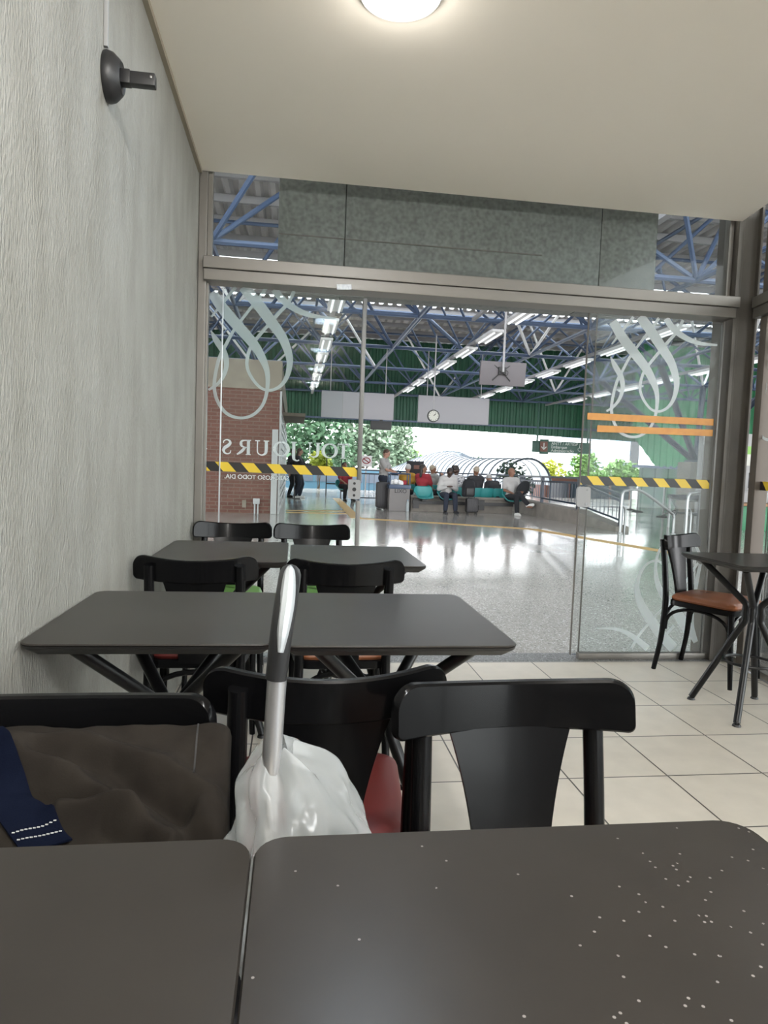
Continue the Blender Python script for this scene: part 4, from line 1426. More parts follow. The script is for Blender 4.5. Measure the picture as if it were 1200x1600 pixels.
tv = empty('hanging_monitor', (3.755, 12.0, 2.975), 0, 'grey back of a flat monitor hung from the roof on a pole', 'monitor')
R_ = Matrix.Rotation(math.radians(8), 3, 'X')
MB().box((0, 0, 0), (0.86, 0.07, 0.43), R=R_, bev=0.012).build('case', 'tvback', tv)
mb = MB()
mb.box((-0.03, -0.06, 0.04), (0.14, 0.05, 0.14), R=R_, bev=0.005)
for s in (-1, 1):
    mb.tube([(-0.03, -0.06, 0.03), (-0.03 + s * 0.17, -0.045, 0.16)], 0.010, 6)
    mb.tube([(-0.03, -0.06, 0.03), (-0.03 + s * 0.17, -0.03, -0.13)], 0.010, 6)
mb.build('mount', 'black', tv)
MB().tube([(-0.02, -0.09, 0.02), (-0.02, -0.09, ZB - 2.975)], 0.022, 8).build('pole', 'purlin', tv)
mb = MB()
mb.tube(smooth3([(0.02, -0.08, 0.06), (0.07, -0.10, 0.02), (0.05, -0.10, -0.04), (-0.02, -0.09, -0.01), (-0.08, -0.10, 0.03)], 5), 0.006, 6)
mb.build('cable', 'black', tv)

struct(MB().box((3.735, 12.3, ZB - 0.005), (0.07, 3.9, 0.06)), 'trim_19', 'purlin')
# direction sign
sg = empty('direction_sign', (12.30, 29.72, 2.395), 0, 'dark green hanging sign with arrow and three lines of white lettering', 'sign')
MB().box((0, 0, 0), (2.85, 0.08, 0.52), bev=0.01).build('board', 'signgreen', sg)
MB().box((-0.87, -0.03, 0.0), (0.42, 0.10, 0.68), bev=0.02).build('arrow_plate', 'signgreen', sg)
pl = MB().box((-0.90, -0.085, 0.0), (0.36, 0.02, 0.46)).build('arrow_panel', 'signbrown', sg, smooth=False)
mb = MB()
mb.box((-0.90, -0.10, 0.03), (0.045, 0.012, 0.28))
mb.box((-0.955, -0.10, -0.07), (0.045, 0.012, 0.19), R=Matrix.Rotation(math.radians(-45), 3, 'Y'))
mb.box((-0.845, -0.10, -0.07), (0.045, 0.012, 0.19), R=Matrix.Rotation(math.radians(45), 3, 'Y'))
mb.build('arrow', 'signtext', pl, smooth=False)
for tx, z in (('ANTT / ARTESP', 0.155), ('Embarque', 0.0), ('Administração', -0.160)):
    text_mb(tx, 0.19, (-0.53, -0.045, z), (1, 0, 0), (0, 0, 1), 0.004, 'LEFT').build('lettering', 'signtext', sg, smooth=False)
mb = MB()
ring = [(0.86 + 0.085 * math.cos(a), -0.047, -0.06 + 0.085 * math.sin(a)) for a in [PI * 0.75 + k * PI * 1.25 / 14 for k in range(15)]]
mb.tube(ring, 0.013, 6)
mb.tube([(0.85, -0.047, 0.13), (0.85, -0.047, 0.0), (0.94, -0.047, 0.0), (0.97, -0.047, -0.12)], 0.014, 6)
mb.sphere((0.85, -0.047, 0.17), 0.025, 8, 6)
mb.build('wheelchair_symbol', 'signtext', sg)
for x in (-1.2, 1.25):
    MB().tube([(x, 0, 0.2), (x, 0, ZB - 2.395)], 0.045, 8).build('pole', 'signgreen', sg)

# ------------------------------------------------ bench with bucket seats
bn = empty('bench', (4.45, 18.05, 0), 0, 'low concrete bench carrying two rows of teal bucket seats', 'bench')
mb = MB()
mb.box((0.22, 0.12, 0.19), (2.90, 0.26, 0.38), bev=0.01)
mb.build('concrete_base', 'concrete', bn)
MB().box((0.22, 0.10, 0.41), (2.94, 0.34, 0.06), bev=0.01).build('slab', 'concrete', bn)
MB().box((0.22, -0.10, 0.26), (2.86, 0.06, 0.09)).build('seat_beam', 'black', bn, smooth=False)
mb = MB()
for x in (-1.10, 0.75):
    mb.box((x, -0.04, 0.23), (0.16, 0.10, 0.28))
mb.build('bracket', 'black', bn, smooth=False)


def seat_shell():
    """bucket seat with arm wings, faces -y"""
    mb = MB()
    rs = []
    prof = [(-0.23, 0.40), (-0.20, 0.385), (-0.10, 0.37), (0.02, 0.365), (0.11, 0.375), (0.165, 0.42), (0.195, 0.52), (0.215, 0.63), (0.225, 0.70)]
    wds = [0.20, 0.215, 0.225, 0.235, 0.25, 0.255, 0.25, 0.235, 0.19]
    lift = [0.015, 0.04, 0.10, 0.16, 0.18, 0.12, 0.05, 0.02, 0.0]
    fwd = [0, 0, 0, 0, -0.02, -0.07, -0.08, -0.06, -0.03]
    for (y, z), hw, lf, fw in zip(prof, wds, lift, fwd):
        ring = []
        for k in range(17):
            u = -1 + 2 * k / 16
            a = abs(u) ** 3
            ring.append((hw * u, y + fw * a, z + lf * a))
        rs.append(ring)
    sm_rows = []
    for c in range(17):
        sm_rows.append(smooth3([r[c] for r in rs], 3))
    n = len(sm_rows[0])
    rr = [[sm_rows[c][q] for c in range(17)] for q in range(n)]
    mb.rings(rr, cap=False, closed=False)
    return mb
sh_mesh = None
def bucket(x, y, rz, label):
    global sh_mesh
    o = empty('bucket_seat', (x, y, 0), rz, label, 'seat', 'teal bucket seats')
    if sh_mesh is None:
        s = seat_shell().build('shell', 'teal', o, angle=180)
        m = s.modifiers.new('thickness', 'SOLIDIFY'); m.thickness = 0.018
        t = MB().box((0, 0.06, 0.33), (0.12, 0.20, 0.07), bev=0.01).build('bracket', 'black', o)
        sh_mesh = (s, t)
    else:
        for q in sh_mesh:
            c = q.copy(); COL.objects.link(c); c.parent = o
    return o
bucket(3.53, 17.78, 0, 'empty teal bucket seat facing us between the bin and the man in white sweatshirt')
bucket(4.17, 17.78, 0, 'teal bucket seat under the seated man in white sweatshirt')
bucket(6.02, 17.78, 0, 'teal bucket seat under the bald man with crossed legs')
for x, lab in ((3.62, 'teal bucket seat turned away under the woman in red'),
               (4.60, 'teal bucket seat turned away behind the dark backpack'),
               (5.10, 'teal bucket seat turned away under the man with tan cap'), (5.42, 'empty teal bucket seat turned away, left of the bent person'),
               (5.85, 'teal bucket seat turned away under the bent grey person')):
    bucket(x, 18.50, PI, lab)
bucket(3.42, 20.04, PI, 'teal bucket seat in the back row under the person in yellow')
bucket(4.20, 20.04, PI, 'teal bucket seat in the back row under the woman in cap with raised arms')
bucket(3.95, 21.25, PI, 'teal bucket seat farthest back under the person with dark ponytail')
bucket(1.70, 22.6, 0.2, 'teal bucket seat far left, under the person in red near the pole')

# ------------------------------------------------ litter bin
bi = empty('litter_bin', (2.88, 18.15, 0), 0, 'grey concrete litter bin with blue metal hood', 'bin')
MB().box((0, 0, 0.32), (0.56, 0.48, 0.64), bev=0.015).build('body', 'bingrey', bi)
MB().box((0, 0, 0.665), (0.60, 0.52, 0.11), bev=0.01).build('collar', 'blueframe', bi)
mb = MB()
for sx in (-1, 1):
    for sy in (-1, 1):
        mb.tube([(sx * 0.27, sy * 0.22, 0.70), (sx * 0.27, sy * 0.22, 1.02)], 0.018, 8)
    mb.tube([(sx * 0.27, -0.22, 1.02), (sx * 0.27, 0.22, 1.02)], 0.018, 8)
for sy in (-1, 1):
    mb.tube([(-0.27, sy * 0.22, 1.02), (0.27, sy * 0.22, 1.02)], 0.018, 8)
mb.build('hood_frame', 'blueframe', bi)
text_mb('LIXO', 0.15, (0.02, -0.243, 0.545), (1, 0, 0), (0, 0, 1), 0.003, bold=0.002).build('lettering', 'black', bi, smooth=False)
mb = MB()
for x, y, z, c in ((-0.10, -0.05, 0.80, 0), (0.0, 0.02, 0.78, 0), (-0.16, 0.05, 0.77, 0), (0.05, -0.08, 0.76, 0)):
    mb.sphere((x, y, z), 0.07, 10, 7, sc=(1, 0.8, 1.1))
mb.build('rubbish', 'whiteplastic', bi)
MB().box((0.13, -0.02, 0.78), (0.16, 0.14, 0.12), bev=0.02).build('rubbish', 'red', bi)
bo = empty('water_bottle', (3.10, 17.86, 0), 0, 'clear plastic water bottle on the floor before the litter bin', 'bottle')
MB().lathe([(0, 0), (0.045, 0.004), (0.048, 0.03), (0.046, 0.20), (0.03, 0.26), (0.014, 0.29), (0.014, 0.305), (0, 0.305)], (0, 0, 0), 14).build('body', 'clearplastic', bo)
MB().lathe([(0, 0.300), (0.016, 0.300), (0.016, 0.325), (0, 0.325)], (0, 0, 0), 12).build('cap', 'busblue', bo)

# ------------------------------------------------ luggage
def luggage(name, loc, d, label, rz=0.0, tele=0.0):
    o = empty(name, loc, rz, label, 'suitcase')
    mb = MB()
    mb.box((0, 0, d[2] / 2 + 0.03), (d[0], d[1], d[2] - 0.05), bev=min(d[0], d[1]) * 0.18)
    for k in range(4):
        mb.box((-d[0] * 0.3 + d[0] * 0.2 * k, -d[1] / 2, d[2] / 2 + 0.03), (0.015, 0.012, d[2] * 0.75))
    mb.build('shell', 'suitcase', o)
    for sx in (-1, 1):
        for sy in (-1, 1):
            MB().lathe([(0, -0.012), (0.026, -0.012), (0.028, 0), (0.026, 0.012), (0, 0.012)], (sx * d[0] * 0.36, sy * d[1] * 0.32, 0.028), 12, RX).build('wheel', 'blackplastic', o)
    mb = MB()
    t = d[2] + tele
    mb.tube([(-0.08, 0.05, d[2] - 0.02), (-0.08, 0.05, t + 0.03), (0.08, 0.05, t + 0.03), (0.08, 0.05, d[2] - 0.02)], 0.011, 8)
    mb.build('carry_handle', 'blackplastic', o)
    return o
luggage('large_suitcase', (2.48, 18.45, 0), (0.37, 0.30, 0.76), 'large dark suitcase standing beside the litter bin')
luggage('carry_on_suitcase', (4.78, 17.45, 0), (0.33, 0.22, 0.44), 'small black carry-on standing in front of the bench')
o = empty('dark_backpack', (4.68, 17.50, 0.47), 0.1, 'black backpack standing on the small carry-on', 'backpack')
mb = MB()
mb.rings([[(x, y, z) for x, y in rrect(-0.17 + i, -0.11 + i, 0.17 - i, 0.11 - i, 0.07)] for i, z in ((0.03, 0.0), (0.0, 0.04), (0.0, 0.28), (0.02, 0.40), (0.06, 0.46), (0.09, 0.475))])
mb.build('body', 'dark_cloth', o)
MB().box((0, -0.12, 0.15), (0.22, 0.06, 0.20), bev=0.025).build('front_pocket', 'black', o)
MB().tube(smooth3([(-0.05, 0, 0.47), (-0.03, 0, 0.52), (0.03, 0, 0.52), (0.05, 0, 0.47)], 4), 0.012, 8).build('grab_loop', 'black', o)

# ------------------------------------------------ blue railings
def railing(pts, ztop, zbot, label, name='blue_railing', fall=0.0):
    o = empty(name, (pts[0][0], pts[0][1], 0), 0, label, 'railing')
    x0, y0 = pts[0]
    mb = MB()
    P = [(x - x0, y - y0) for x, y in pts]
    n = len(P)
    zt = [ztop[i] if isinstance(ztop, (list, tuple)) else ztop for i in range(n)]
    zb = [zbot[i] if isinstance(zbot, (list, tuple)) else zbot for i in range(n)]
    for i in range(n - 1):
        for f in (0.0, 0.12):
            mb.box(*_bar(P[i] + (zt[i] - f,), P[i + 1] + (zt[i + 1] - f,), 0.05), R=_bar_r(P[i] + (zt[i] - f,), P[i + 1] + (zt[i + 1] - f,)))
        mb.box(*_bar(P[i] + (zb[i] + .12,), P[i + 1] + (zb[i + 1] + .12,), 0.04), R=_bar_r(P[i] + (zb[i] + .12,), P[i + 1] + (zb[i + 1] + .12,)))
    mb.build('rail', 'navyrail', o, smooth=False)
    for i in range(n):
        MB().box((P[i][0], P[i][1], (zt[i] + zb[i]) / 2), (0.07, 0.07, zt[i] - zb[i])).build('post', 'navyrail', o, smooth=False)
    for i in range(n - 1):
        mb = MB()
        L = math.hypot(P[i + 1][0] - P[i][0], P[i + 1][1] - P[i][1])
        k = max(2, int(L / 0.16))
        for q in range(1, k):
            t = q / k
            x = P[i][0] + (P[i + 1][0] - P[i][0]) * t; y = P[i][1] + (P[i + 1][1] - P[i][1]) * t
            a = zb[i] + (zb[i + 1] - zb[i]) * t + .12; b = zt[i] + (zt[i + 1] - zt[i]) * t - .12
            mb.box((x, y, (a + b) / 2), (0.014, 0.014, b - a))
        mb.build('mesh_infill', 'navyrail', o, smooth=False)
    return o
def _bar(a, b, t):
    a = Vector(a); b = Vector(b)
    return (a + b) / 2, ((b - a).length, t, t)
def _bar_r(a, b):
    d = (Vector(b) - Vector(a)).normalized()
    return Vector((1, 0, 0)).rotation_difference(d).to_matrix()
railing([(2.2, 22.5), (3.6, 22.5), (5.0, 22.5), (6.4, 22.5), (7.9, 22.2)], 1.06, 0.0, 'dark blue railing running behind the bench')
railing([(6.80, 19.4), (6.68, 17.3), (6.80, 15.25), (7.0, 13.5)], [1.06, 1.08, 1.10, 0.76], [0.40, 0.385, 0.345, 0.11], 'dark blue railing on the low concrete wall, ending in a slope')

# ------------------------------------------------ steel handrails and queue posts
def handrail(x, y, rz, label, L=1.28):
    o = empty('steel_handrail', (x, y, 0), rz, label, 'handrail', 'bent steel handrails')
    p = smooth3([(0, 0, 0), (0, 0, 0.70), (0.03, 0, 0.85), (0.12, 0, 0.89), (0.46, 0, 0.88), (L - .1, 0, 0.46), (L - .02, 0, 0.38), (L, 0, 0.30), (L, 0, 0.0)], 5)
    MB().tube(p, 0.028, 10).build('top_rail', 'steel', o)
    MB().tube(smooth3([(0.10, 0, 0), (0.10, 0, 0.45), (0.05, 0, 0.55), (0.0, 0, 0.58)], 4), 0.024, 8).build('brace', 'steel', o)
    for xx in (0, L):
        MB().lathe([(0, 0), (0.06, 0), (0.06, 0.01), (0.03, 0.015), (0, 0.015)], (xx, 0, 0), 14).build('floor_flange', 'steel', o)
    return o
handrail(6.72, 12.95, 0.12, 'bent steel handrail nearest the end of the low concrete wall')
handrail(8.02, 12.7, 0.12, 'bent steel handrail seen just left of the corner post')
handrail(9.9, 11.7, 0.1, 'bent steel handrail seen right of the corner post', 1.5)
tn = empty('turnstile_barrier', (8.95, 14.2, 0), 0, 'grey metal turnstile barrier left of the corner post', 'turnstile')
mb = MB()
for x in (0, 0.75):
    for y in (0, 0.7):
        mb.tube([(x, y, 0), (x, y, 0.70)], 0.03, 8)
for z in (0.35, 0.68):
    mb.tube([(0, 0, z), (0.75, 0, z)], 0.024, 8); mb.tube([(0, 0.7, z), (0.75, 0.7, z)], 0.024, 8)
mb.build('frame', 'steel', tn)
MB().box((0.38, 0.35, 0.74), (0.85, 0.8, 0.10), bev=0.02).build('head', 'charcoal', tn)
for a in (0, 2.1, 4.2):
    MB().tube([(0.0, 0.35, 0.45), (-0.22, 0.35 + 0.3 * math.sin(a), 0.45 + 0.3 * math.cos(a))], 0.018, 8).build('arm', 'steel', tn)
q0 = None
for x, y, lab in ((11.41, 20.9, 'queue stanchion farthest left, standing beyond the handrails'), (11.72, 21.95, 'queue stanchion with dark cone base, beyond the handrails'), (10.98, 18.6, 'queue stanchion nearest the pier, beyond the handrails')):
    if q0 is None:
        q0 = empty('queue_stanchion')
        MB().lathe([(0, 0), (0.19, 0), (0.19, 0.02), (0.05, 0.05), (0.03, 0.06), (0, 0.06)], (0, 0, 0), 18).build('base', 'black', q0)
        MB().lathe([(0, 0.05), (0.032, 0.05), (0.032, 0.92), (0, 0.92)], (0, 0, 0), 12).build('post', 'steel', q0)
        MB().lathe([(0, 0.90), (0.045, 0.90), (0.045, 1.0), (0.03, 1.01), (0, 1.01)], (0, 0, 0), 12).build('belt_head', 'black', q0)
        o = q0
    else:
        o = copy_tree(q0)
    o.location = (x, y, 0)
    tag(o, lab, 'stanchion', 'queue stanchions')

# ------------------------------------------------ ticket counter, monitors, signs at the right
ct = empty('ticket_counter', (12.0, 14.9, 0), 0, 'green ticket counter with wooden top right of the corner post', 'counter')
MB().box((0, 0, 0.29), (3.2, 0.7, 0.58), bev=0.01).build('front', 'kioskgreen', ct)
MB().box((0, 0, 0.61), (3.4, 0.9, 0.06), bev=0.008).build('worktop', 'wood', ct)
MB().box((0, 0.30, 0.78), (3.2, 0.08, 0.28), bev=0.01).build('upstand', 'greyplastic', ct)
for k, (x, lab) in enumerate(((11.35, 'dark monitor on the ticket counter, right of the corner post'),)):
    o = empty('counter_monitor', (x, 15.0, 0.92), 0, lab, 'monitor')
    MB().box((0, 0, 0.27), (0.60, 0.06, 0.38), bev=0.01).build('screen', 'screen', o)
    MB().box((0, 0.02, 0.05), (0.08, 0.05, 0.14)).build('stand', 'black', o, smooth=False)
    MB().box((0, 0, 0.008), (0.30, 0.20, 0.016)).build('foot', 'black', o, smooth=False)
def shop_sign(x, y, wd, label, t1, t2):
    o = empty('shop_sign', (x, y, 0), 0, label, 'sign')
    MB().box((0, 0, 1.74), (wd, 0.10, 0.44), bev=0.01).build('board', 'offwhite', o)
    h = MB().box((0, -0.055, 1.87), (wd, 0.012, 0.18)).build('header', 'limegreen', o, smooth=False)
    if t1:
        text_mb(t1, 0.15, (wd * 0.5 - 0.10, -0.065, 1.86), (1, 0, 0), (0, 0, 1), 0.003, 'RIGHT').build('lettering', 'signtext', h, smooth=False)
    if t2:
        text_mb(t2, 0.085, (wd * 0.5 - 0.10, -0.054, 1.69), (1, 0, 0), (0, 0, 1), 0.003, 'RIGHT').build('lettering', 'black', o, smooth=False)
    mb = MB()
    for s in (-1, 1):
        mb.box((s * wd * 0.48, 0.02, 0.98), (0.07, 0.07, 1.96))
    mb.build('post', 'shutter', o, smooth=False)
    return o
shop_sign(9.55, 14.05, 0.72, 'pale sign board with green header and round logo, left of the corner post', '', '')
shop_sign(10.35, 14.0, 0.74, 'pale sign board with green header reading IS, right of the corner post', 'IS', 'bahia (R)')
struct(MB().box((13.5, 16.2, 1.2), (6.0, 0.2, 2.4)), 'wall_ticket_office', 'shutter')

# ------------------------------------------------ information panel, frame stand, no-smoking sign, electrical box
o = empty('information_panel', (3.84, 21.0, 0), 0, 'dark grey information panel standing behind the litter bin', 'panel')
MB().box((0, 0, 0.95), (0.55, 0.10, 0.92), bev=0.02).build('board', 'charcoal', o)
MB().box((0.04, -0.056, 1.22), (0.18, 0.012, 0.12)).build('emblem', 'signbrown', o, smooth=False)
mb = MB()
for s in (-1, 1): mb.box((s * 0.22, 0, 0.26), (0.05, 0.08, 0.52))
mb.build('leg', 'black', o, smooth=False)
o = empty('metal_frame_stand', (1.56, 26.0, 0), 0, 'thin black upright metal frame standing in front of the trees', 'frame')
mb = MB()
P = [(-0.29, 0, 0.46), (0.29, 0, 0.46), (0.29, 0, 1.6), (-0.29, 0, 1.6), (-0.29, 0, 0.46)]
for a, b_ in zip(P[:-1], P[1:]): mb.tube([a, b_], 0.022, 6)
mb.build('frame', 'black', o)
mb = MB()
for s in (-1, 1): mb.tube([(s * 0.29, 0, 0.0), (s * 0.29, 0, 0.46)], 0.022, 6)
mb.build('leg', 'black', o)
o = empty('no_smoking_sign', (3.24, 30.0, 0), 0, 'small white sign with red prohibition circle beside the door edge profile', 'sign')
MB().box((0, 0, 1.42), (0.50, 0.03, 0.50)).build('plate', 'whiteplastic', o, smooth=False)
mb = MB()
mb.tube([(0.17 * math.cos(2 * PI * k / 24), -0.02, 1.44 + 0.13 * math.sin(2 * PI * k / 24)) for k in range(24)], 0.022, 6, close=True)
mb.tube([(-0.12, -0.02, 1.52), (0.12, -0.02, 1.36)], 0.022, 6)
mb.build('prohibition_symbol', 'red', o)
MB().tube([(0, 0.02, 0), (0, 0.02, 1.2)], 0.03, 8).build('post', 'purlin', o)
o = empty('electrical_box', (-0.83, 15.70, 0), 0, 'small grey electrical box with two conduits low on the brick kiosk', 'electrical box')
MB().box((0, -0.06, 0.29), (0.15, 0.09, 0.13), bev=0.01).build('box', 'greyplastic', o)
for s in (-1, 1):
    MB().tube([(s * 0.035, -0.05, 0.0), (s * 0.035, -0.05, 0.23)], 0.02, 8).build('conduit', 'greyplastic', o)
MB().box((-0.28, -0.01, 0.22), (0.09, 0.02, 0.17)).build('cover_plate', 'beigeband', o, smooth=False)
o = empty('waste_stand', (0.05, 22.8, 0), 0, 'thin dark floor stand beside the two standing people', 'stand')
MB().box((0, 0, 0.01), (0.40, 0.30, 0.02)).build('base', 'black', o, smooth=False)
MB().tube([(0, 0, 0.02), (-0.02, 0, 0.75)], 0.02, 8).build('pole', 'black', o)

# ------------------------------------------------ barrel-vault walkway
tn2 = empty('walkway_tunnel', (10.65, 29.5, 0), 0, 'translucent barrel vault walkway with dark arch ribs beyond the railing', 'walkway')
axis = [(0, 0, 0.62, 1.20), (-0.5, 3.2, 0.62, 1.22), (-0.7, 6.5, 0.62, 1.25), (-0.5, 10.5, 0.6, 1.5), (-0.2, 15, 0.55, 1.9), (-1.0, 19, 0.3, 1.8), (-1.9, 22, -0.1, 1.6), (-3.2, 25, -0.5, 1.4)]
ax = smooth3(axis, 4)
def arch_pts(i, n=20, dr=0.0):
    x, y, z, r = ax[i]
    a = ax[max(i - 1, 0)]; b_ = ax[min(i + 1, len(ax) - 1)]
    d = Vector((b_[0] - a[0], b_[1] - a[1], 0)).normalized()
    s = Vector((d.y, -d.x, 0))
    return [Vector((x, y, z)) + s * ((r + dr) * math.cos(PI * q / n)) + Vector((0, 0, (r + dr) * 0.98 * math.sin(PI * q / n))) for q in range(n + 1)]
mb = MB()
mb.rings([arch_pts(i) for i in range(len(ax))], cap=False, closed=False)
mb.build('roof_sheet', 'tunnelskin', tn2, angle=180)
for i in range(0, len(ax), 1):
    p = arch_pts(i, 20, 0.02)
    p = [Vector((p[0].x, p[0].y, -1.2))] + p + [Vector((p[-1].x, p[-1].y, -1.2))]
    MB().tube(p, 0.055 if i == 0 else 0.035, 6).build('arch_rib', 'tunnelrib', tn2)

# ------------------------------------------------ trees and shrubs
def tree(name, x, y, z0, blobs, leafm, n, size, label, trunk=True, cat='tree', trunkz=-1.2):
    o = empty(name, (x, y, trunkz), 0, label, cat)
    mb = MB()
    rnd = random.Random(hash((round(x * 10), round(y * 10))) & 0xffff)
    tot = sum(b[3] * b[4] * b[5] for b in blobs)
    for (bx, by, bz, rx, ry, rz_) in blobs:
        k = int(n * rx * ry * rz_ / tot)
        for _ in range(k):
            v = Vector((rnd.gauss(0, 1), rnd.gauss(0, 1), rnd.gauss(0, 1))).normalized() * (rnd.random() ** 0.45)
            c = Vector((bx + v.x * rx, by + v.y * ry, bz + v.z * rz_ - trunkz))
            a = Vector((rnd.gauss(0, 1), rnd.gauss(0, 1), rnd.gauss(0, .6))).normalized()
            b_ = a.cross(Vector((rnd.gauss(0, 1), rnd.gauss(0, 1), rnd.gauss(0, 1)))).normalized()
            s = size * (0.6 + 0.8 * rnd.random())
            vs = [mb.bm.verts.new(c + a * s), mb.bm.verts.new(c + b_ * s * 0.55), mb.bm.verts.new(c - a * s), mb.bm.verts.new(c - b_ * s * 0.55)]
            mb.bm.faces.new(vs)
    mb.build('crown', leafm, o, smooth=False)
    if trunk:
        mb = MB()
        zt = max(b[2] for b in blobs) - trunkz
        mb.tube([(0, 0, 0), (0.1, 0, zt * 0.5), (0, 0.1, zt)], [0.22, 0.16, 0.05] if cat == 'tree' else [0.05, 0.035, 0.015], 8)
        for (bx, by, bz, rx, ry, rz_) in blobs:
            mb.tube([(0, 0, zt * 0.35), (bx * 0.5, by * 0.5, (bz - trunkz) * 0.75), (bx, by, bz - trunkz)], [0.10, 0.07, 0.03] if cat == 'tree' else [0.025, 0.018, 0.008], 6)
        mb.build('trunk', 'bark', o)
    return o
tree('leafy_tree', 1.3, 44, 0, [(0, 0, 3.6, 2.2, 2, 2.6), (-1.6, 0, 2.2, 1.8, 2, 2.0), (1.2, 0.5, 2.0, 1.6, 2, 1.6)], 'leaf', 3000, 0.20, 'dense green tree behind the shop lettering on the left door')
tree('leafy_tree', 5.0, 49.5, 0, [(0, 0, 3.4, 1.9, 2, 2.2), (-1.3, 0, 2.0, 1.5, 1.5, 1.6), (1.2, 0, 2.3, 1.3, 1.5, 1.5)], 'leafpale', 2600, 0.20, 'pale green tree behind the door edge profile')
tree('leafy_tree', 8.7, 56, 0, [(0, 0, 3.7, 1.6, 1.5, 2.0), (0.3, 0, 1.8, 1.6, 1.5, 1.5)], 'leafpale', 1900, 0.19, 'pale feathery tree above the man standing with phone')
tree('leafy_tree', 11.6, 70, 0, [(0, 0, 2.1, 2.1, 1.6, 1.3), (1.8, 0, 1.6, 1.8, 1.5, 1.0)], 'leafbright', 1500, 0.22, 'round light green tree farther back, over the information panel')
tree('leafy_tree', 16.4, 75, 0, [(0, 0, 1.8, 2.3, 1.6, 1.1), (2.4, 0, 1.3, 2.1, 1.5, 1.0)], 'leafpale', 1500, 0.22, 'low pale tree farther back, left of the vault walkway')
tree('flowering_shrub', 1.22, 34.0, 0, [(0, 0, 1.45, 0.52, 0.4, 0.42), (0.3, 0, 1.25, 0.45, 0.3, 0.38)], 'leafyellow', 520, 0.10, 'bright yellow-green shrub beside the two standing people', True, 'shrub', -1.2)
tree('flowering_shrub', 15.9, 40, 0, [(0, 0, 1.2, 1.0, .8, .8), (-1.2, 0, 0.9, 0.9, .8, .6)], 'leafyellow', 900, 0.14, 'yellow flowering shrub right of the vault walkway', True, 'shrub')
tree('leafy_tree', 18.6, 41, 0, [(0, 0, 1.9, 0.9, .8, .8), (0.7, 0, 1.1, 1.0, .8, .6), (-0.6, 0, 1.0, 0.8, .8, .5)], 'leafbright', 1300, 0.15, 'bright green tree seen under the orange tapes')
tree('leafy_tree', 21.6, 42, 0, [(0, 0, 1.5, 1.2, .9, .8), (1.4, 0, 1.1, 1.1, .9, .6)], 'leafbright', 1300, 0.16, 'bright green tree left of the concrete pier')
tree('leafy_tree', 15.0, 62, 0, [(0, 0, 1.9, 1.6, 1, 1.0), (2.2, 0, 1.7, 1.3, 1, 0.8)], 'leaf', 1000, 0.22, 'dull green tree far behind the yellow shrub')
tree('bare_shrub', 7.7, 23.0, 0, [(0, 0, 1.15, 0.55, 0.4, 0.45), (0.4, 0, 0.7, 0.5, 0.4, 0.4)], 'leafdark', 380, 0.08, 'dark sparse shrub in front of the vault walkway arch', True, 'shrub', 0.0)

# ------------------------------------------------ office block and bus
of = empty('office_building', (66, 122, -1.2), 0, 'white office block with long window bands in the far distance', 'building')
MB().box((0, 0, 6.3), (38, 14, 12.6)).build('wall', 'officewhite', of, smooth=False)
MB().box((-4.5, -7.1, 6.2), (1.6, 0.3, 12.0)).build('stair_slab', 'charcoal', of, smooth=False)
for r_ in range(4):
    for k in range(8):
        x = -16.5 + 4.6 * k
        if abs(x + 4.5) < 2: continue
        MB().box((x, -7.05, 4.2 + 2.35 * r_), (3.9, 0.2, 0.95)).build('window', 'officeglass', of, smooth=False)
bs = empty('blue_bus', (2.6, 37.5, -1.2), 0, 'pale blue bus parked beyond the concourse, behind the left striped tape', 'bus')
MB().box((0, 0, 1.25), (8.5, 2.3, 2.0), bev=0.15).build('body', 'busblue', bs)
for k in range(6):
    MB().box((-3.5 + 1.35 * k, -1.16, 1.75), (1.2, 0.04, 0.55)).build('window', 'officeglass', bs, smooth=False)
for x in (-2.8, 2.8):
    MB().lathe([(0, -0.12), (0.42, -0.12), (0.45, 0), (0.42, 0.12), (0, 0.12)], (x, -1.0, 0.45), 20, RY).build('wheel', 'black', bs)


b2 = empty('parked_bus', (14.6, 32.6, -1.2), 0, 'dark maroon and grey bus below the concourse, behind the dark blue railing', 'bus')
MB().box((0, 0, 1.15), (4.6, 2.2, 2.1), bev=0.12).build('body', 'signbrown', b2)
MB().box((0, 0, 2.12), (4.4, 2.0, 0.10), bev=0.04).build('roof', 'charcoal', b2)
for k in range(4):
    MB().box((-1.6 + 1.07 * k, -1.11, 1.55), (0.95, 0.04, 0.75)).build('window', 'screen', b2, smooth=False)
for x in (-1.4, 1.4):
    MB().lathe([(0, -0.12), (0.42, -0.12), (0.45, 0), (0.42, 0.12), (0, 0.12)], (x, -0.98, 0.45), 20, RY).build('wheel', 'black', b2)

# ================================================================== PEOPLE
def ik(a, b, l1, l2, pole):
    """middle joint between a and b with segment lengths l1, l2, bent towards pole"""
    a = Vector(a); b = Vector(b); d = b - a
    L = min(d.length, (l1 + l2) * 0.999)
    dn = d.normalized()
    x = (l1 * l1 - l2 * l2 + L * L) / (2 * L)
    h = math.sqrt(max(0, l1 * l1 - x * x))
    p = Vector(pole); p = (p - dn * p.dot(dn)).normalized()
    return a + dn * x + p * h


def remesh(o, v):
    m = o.modifiers.new('join', 'REMESH'); m.mode = 'VOXEL'; m.voxel_size = v; m.use_smooth_shade = True
    s = o.modifiers.new('soften', 'SMOOTH'); s.iterations = 2; s.factor = 0.5


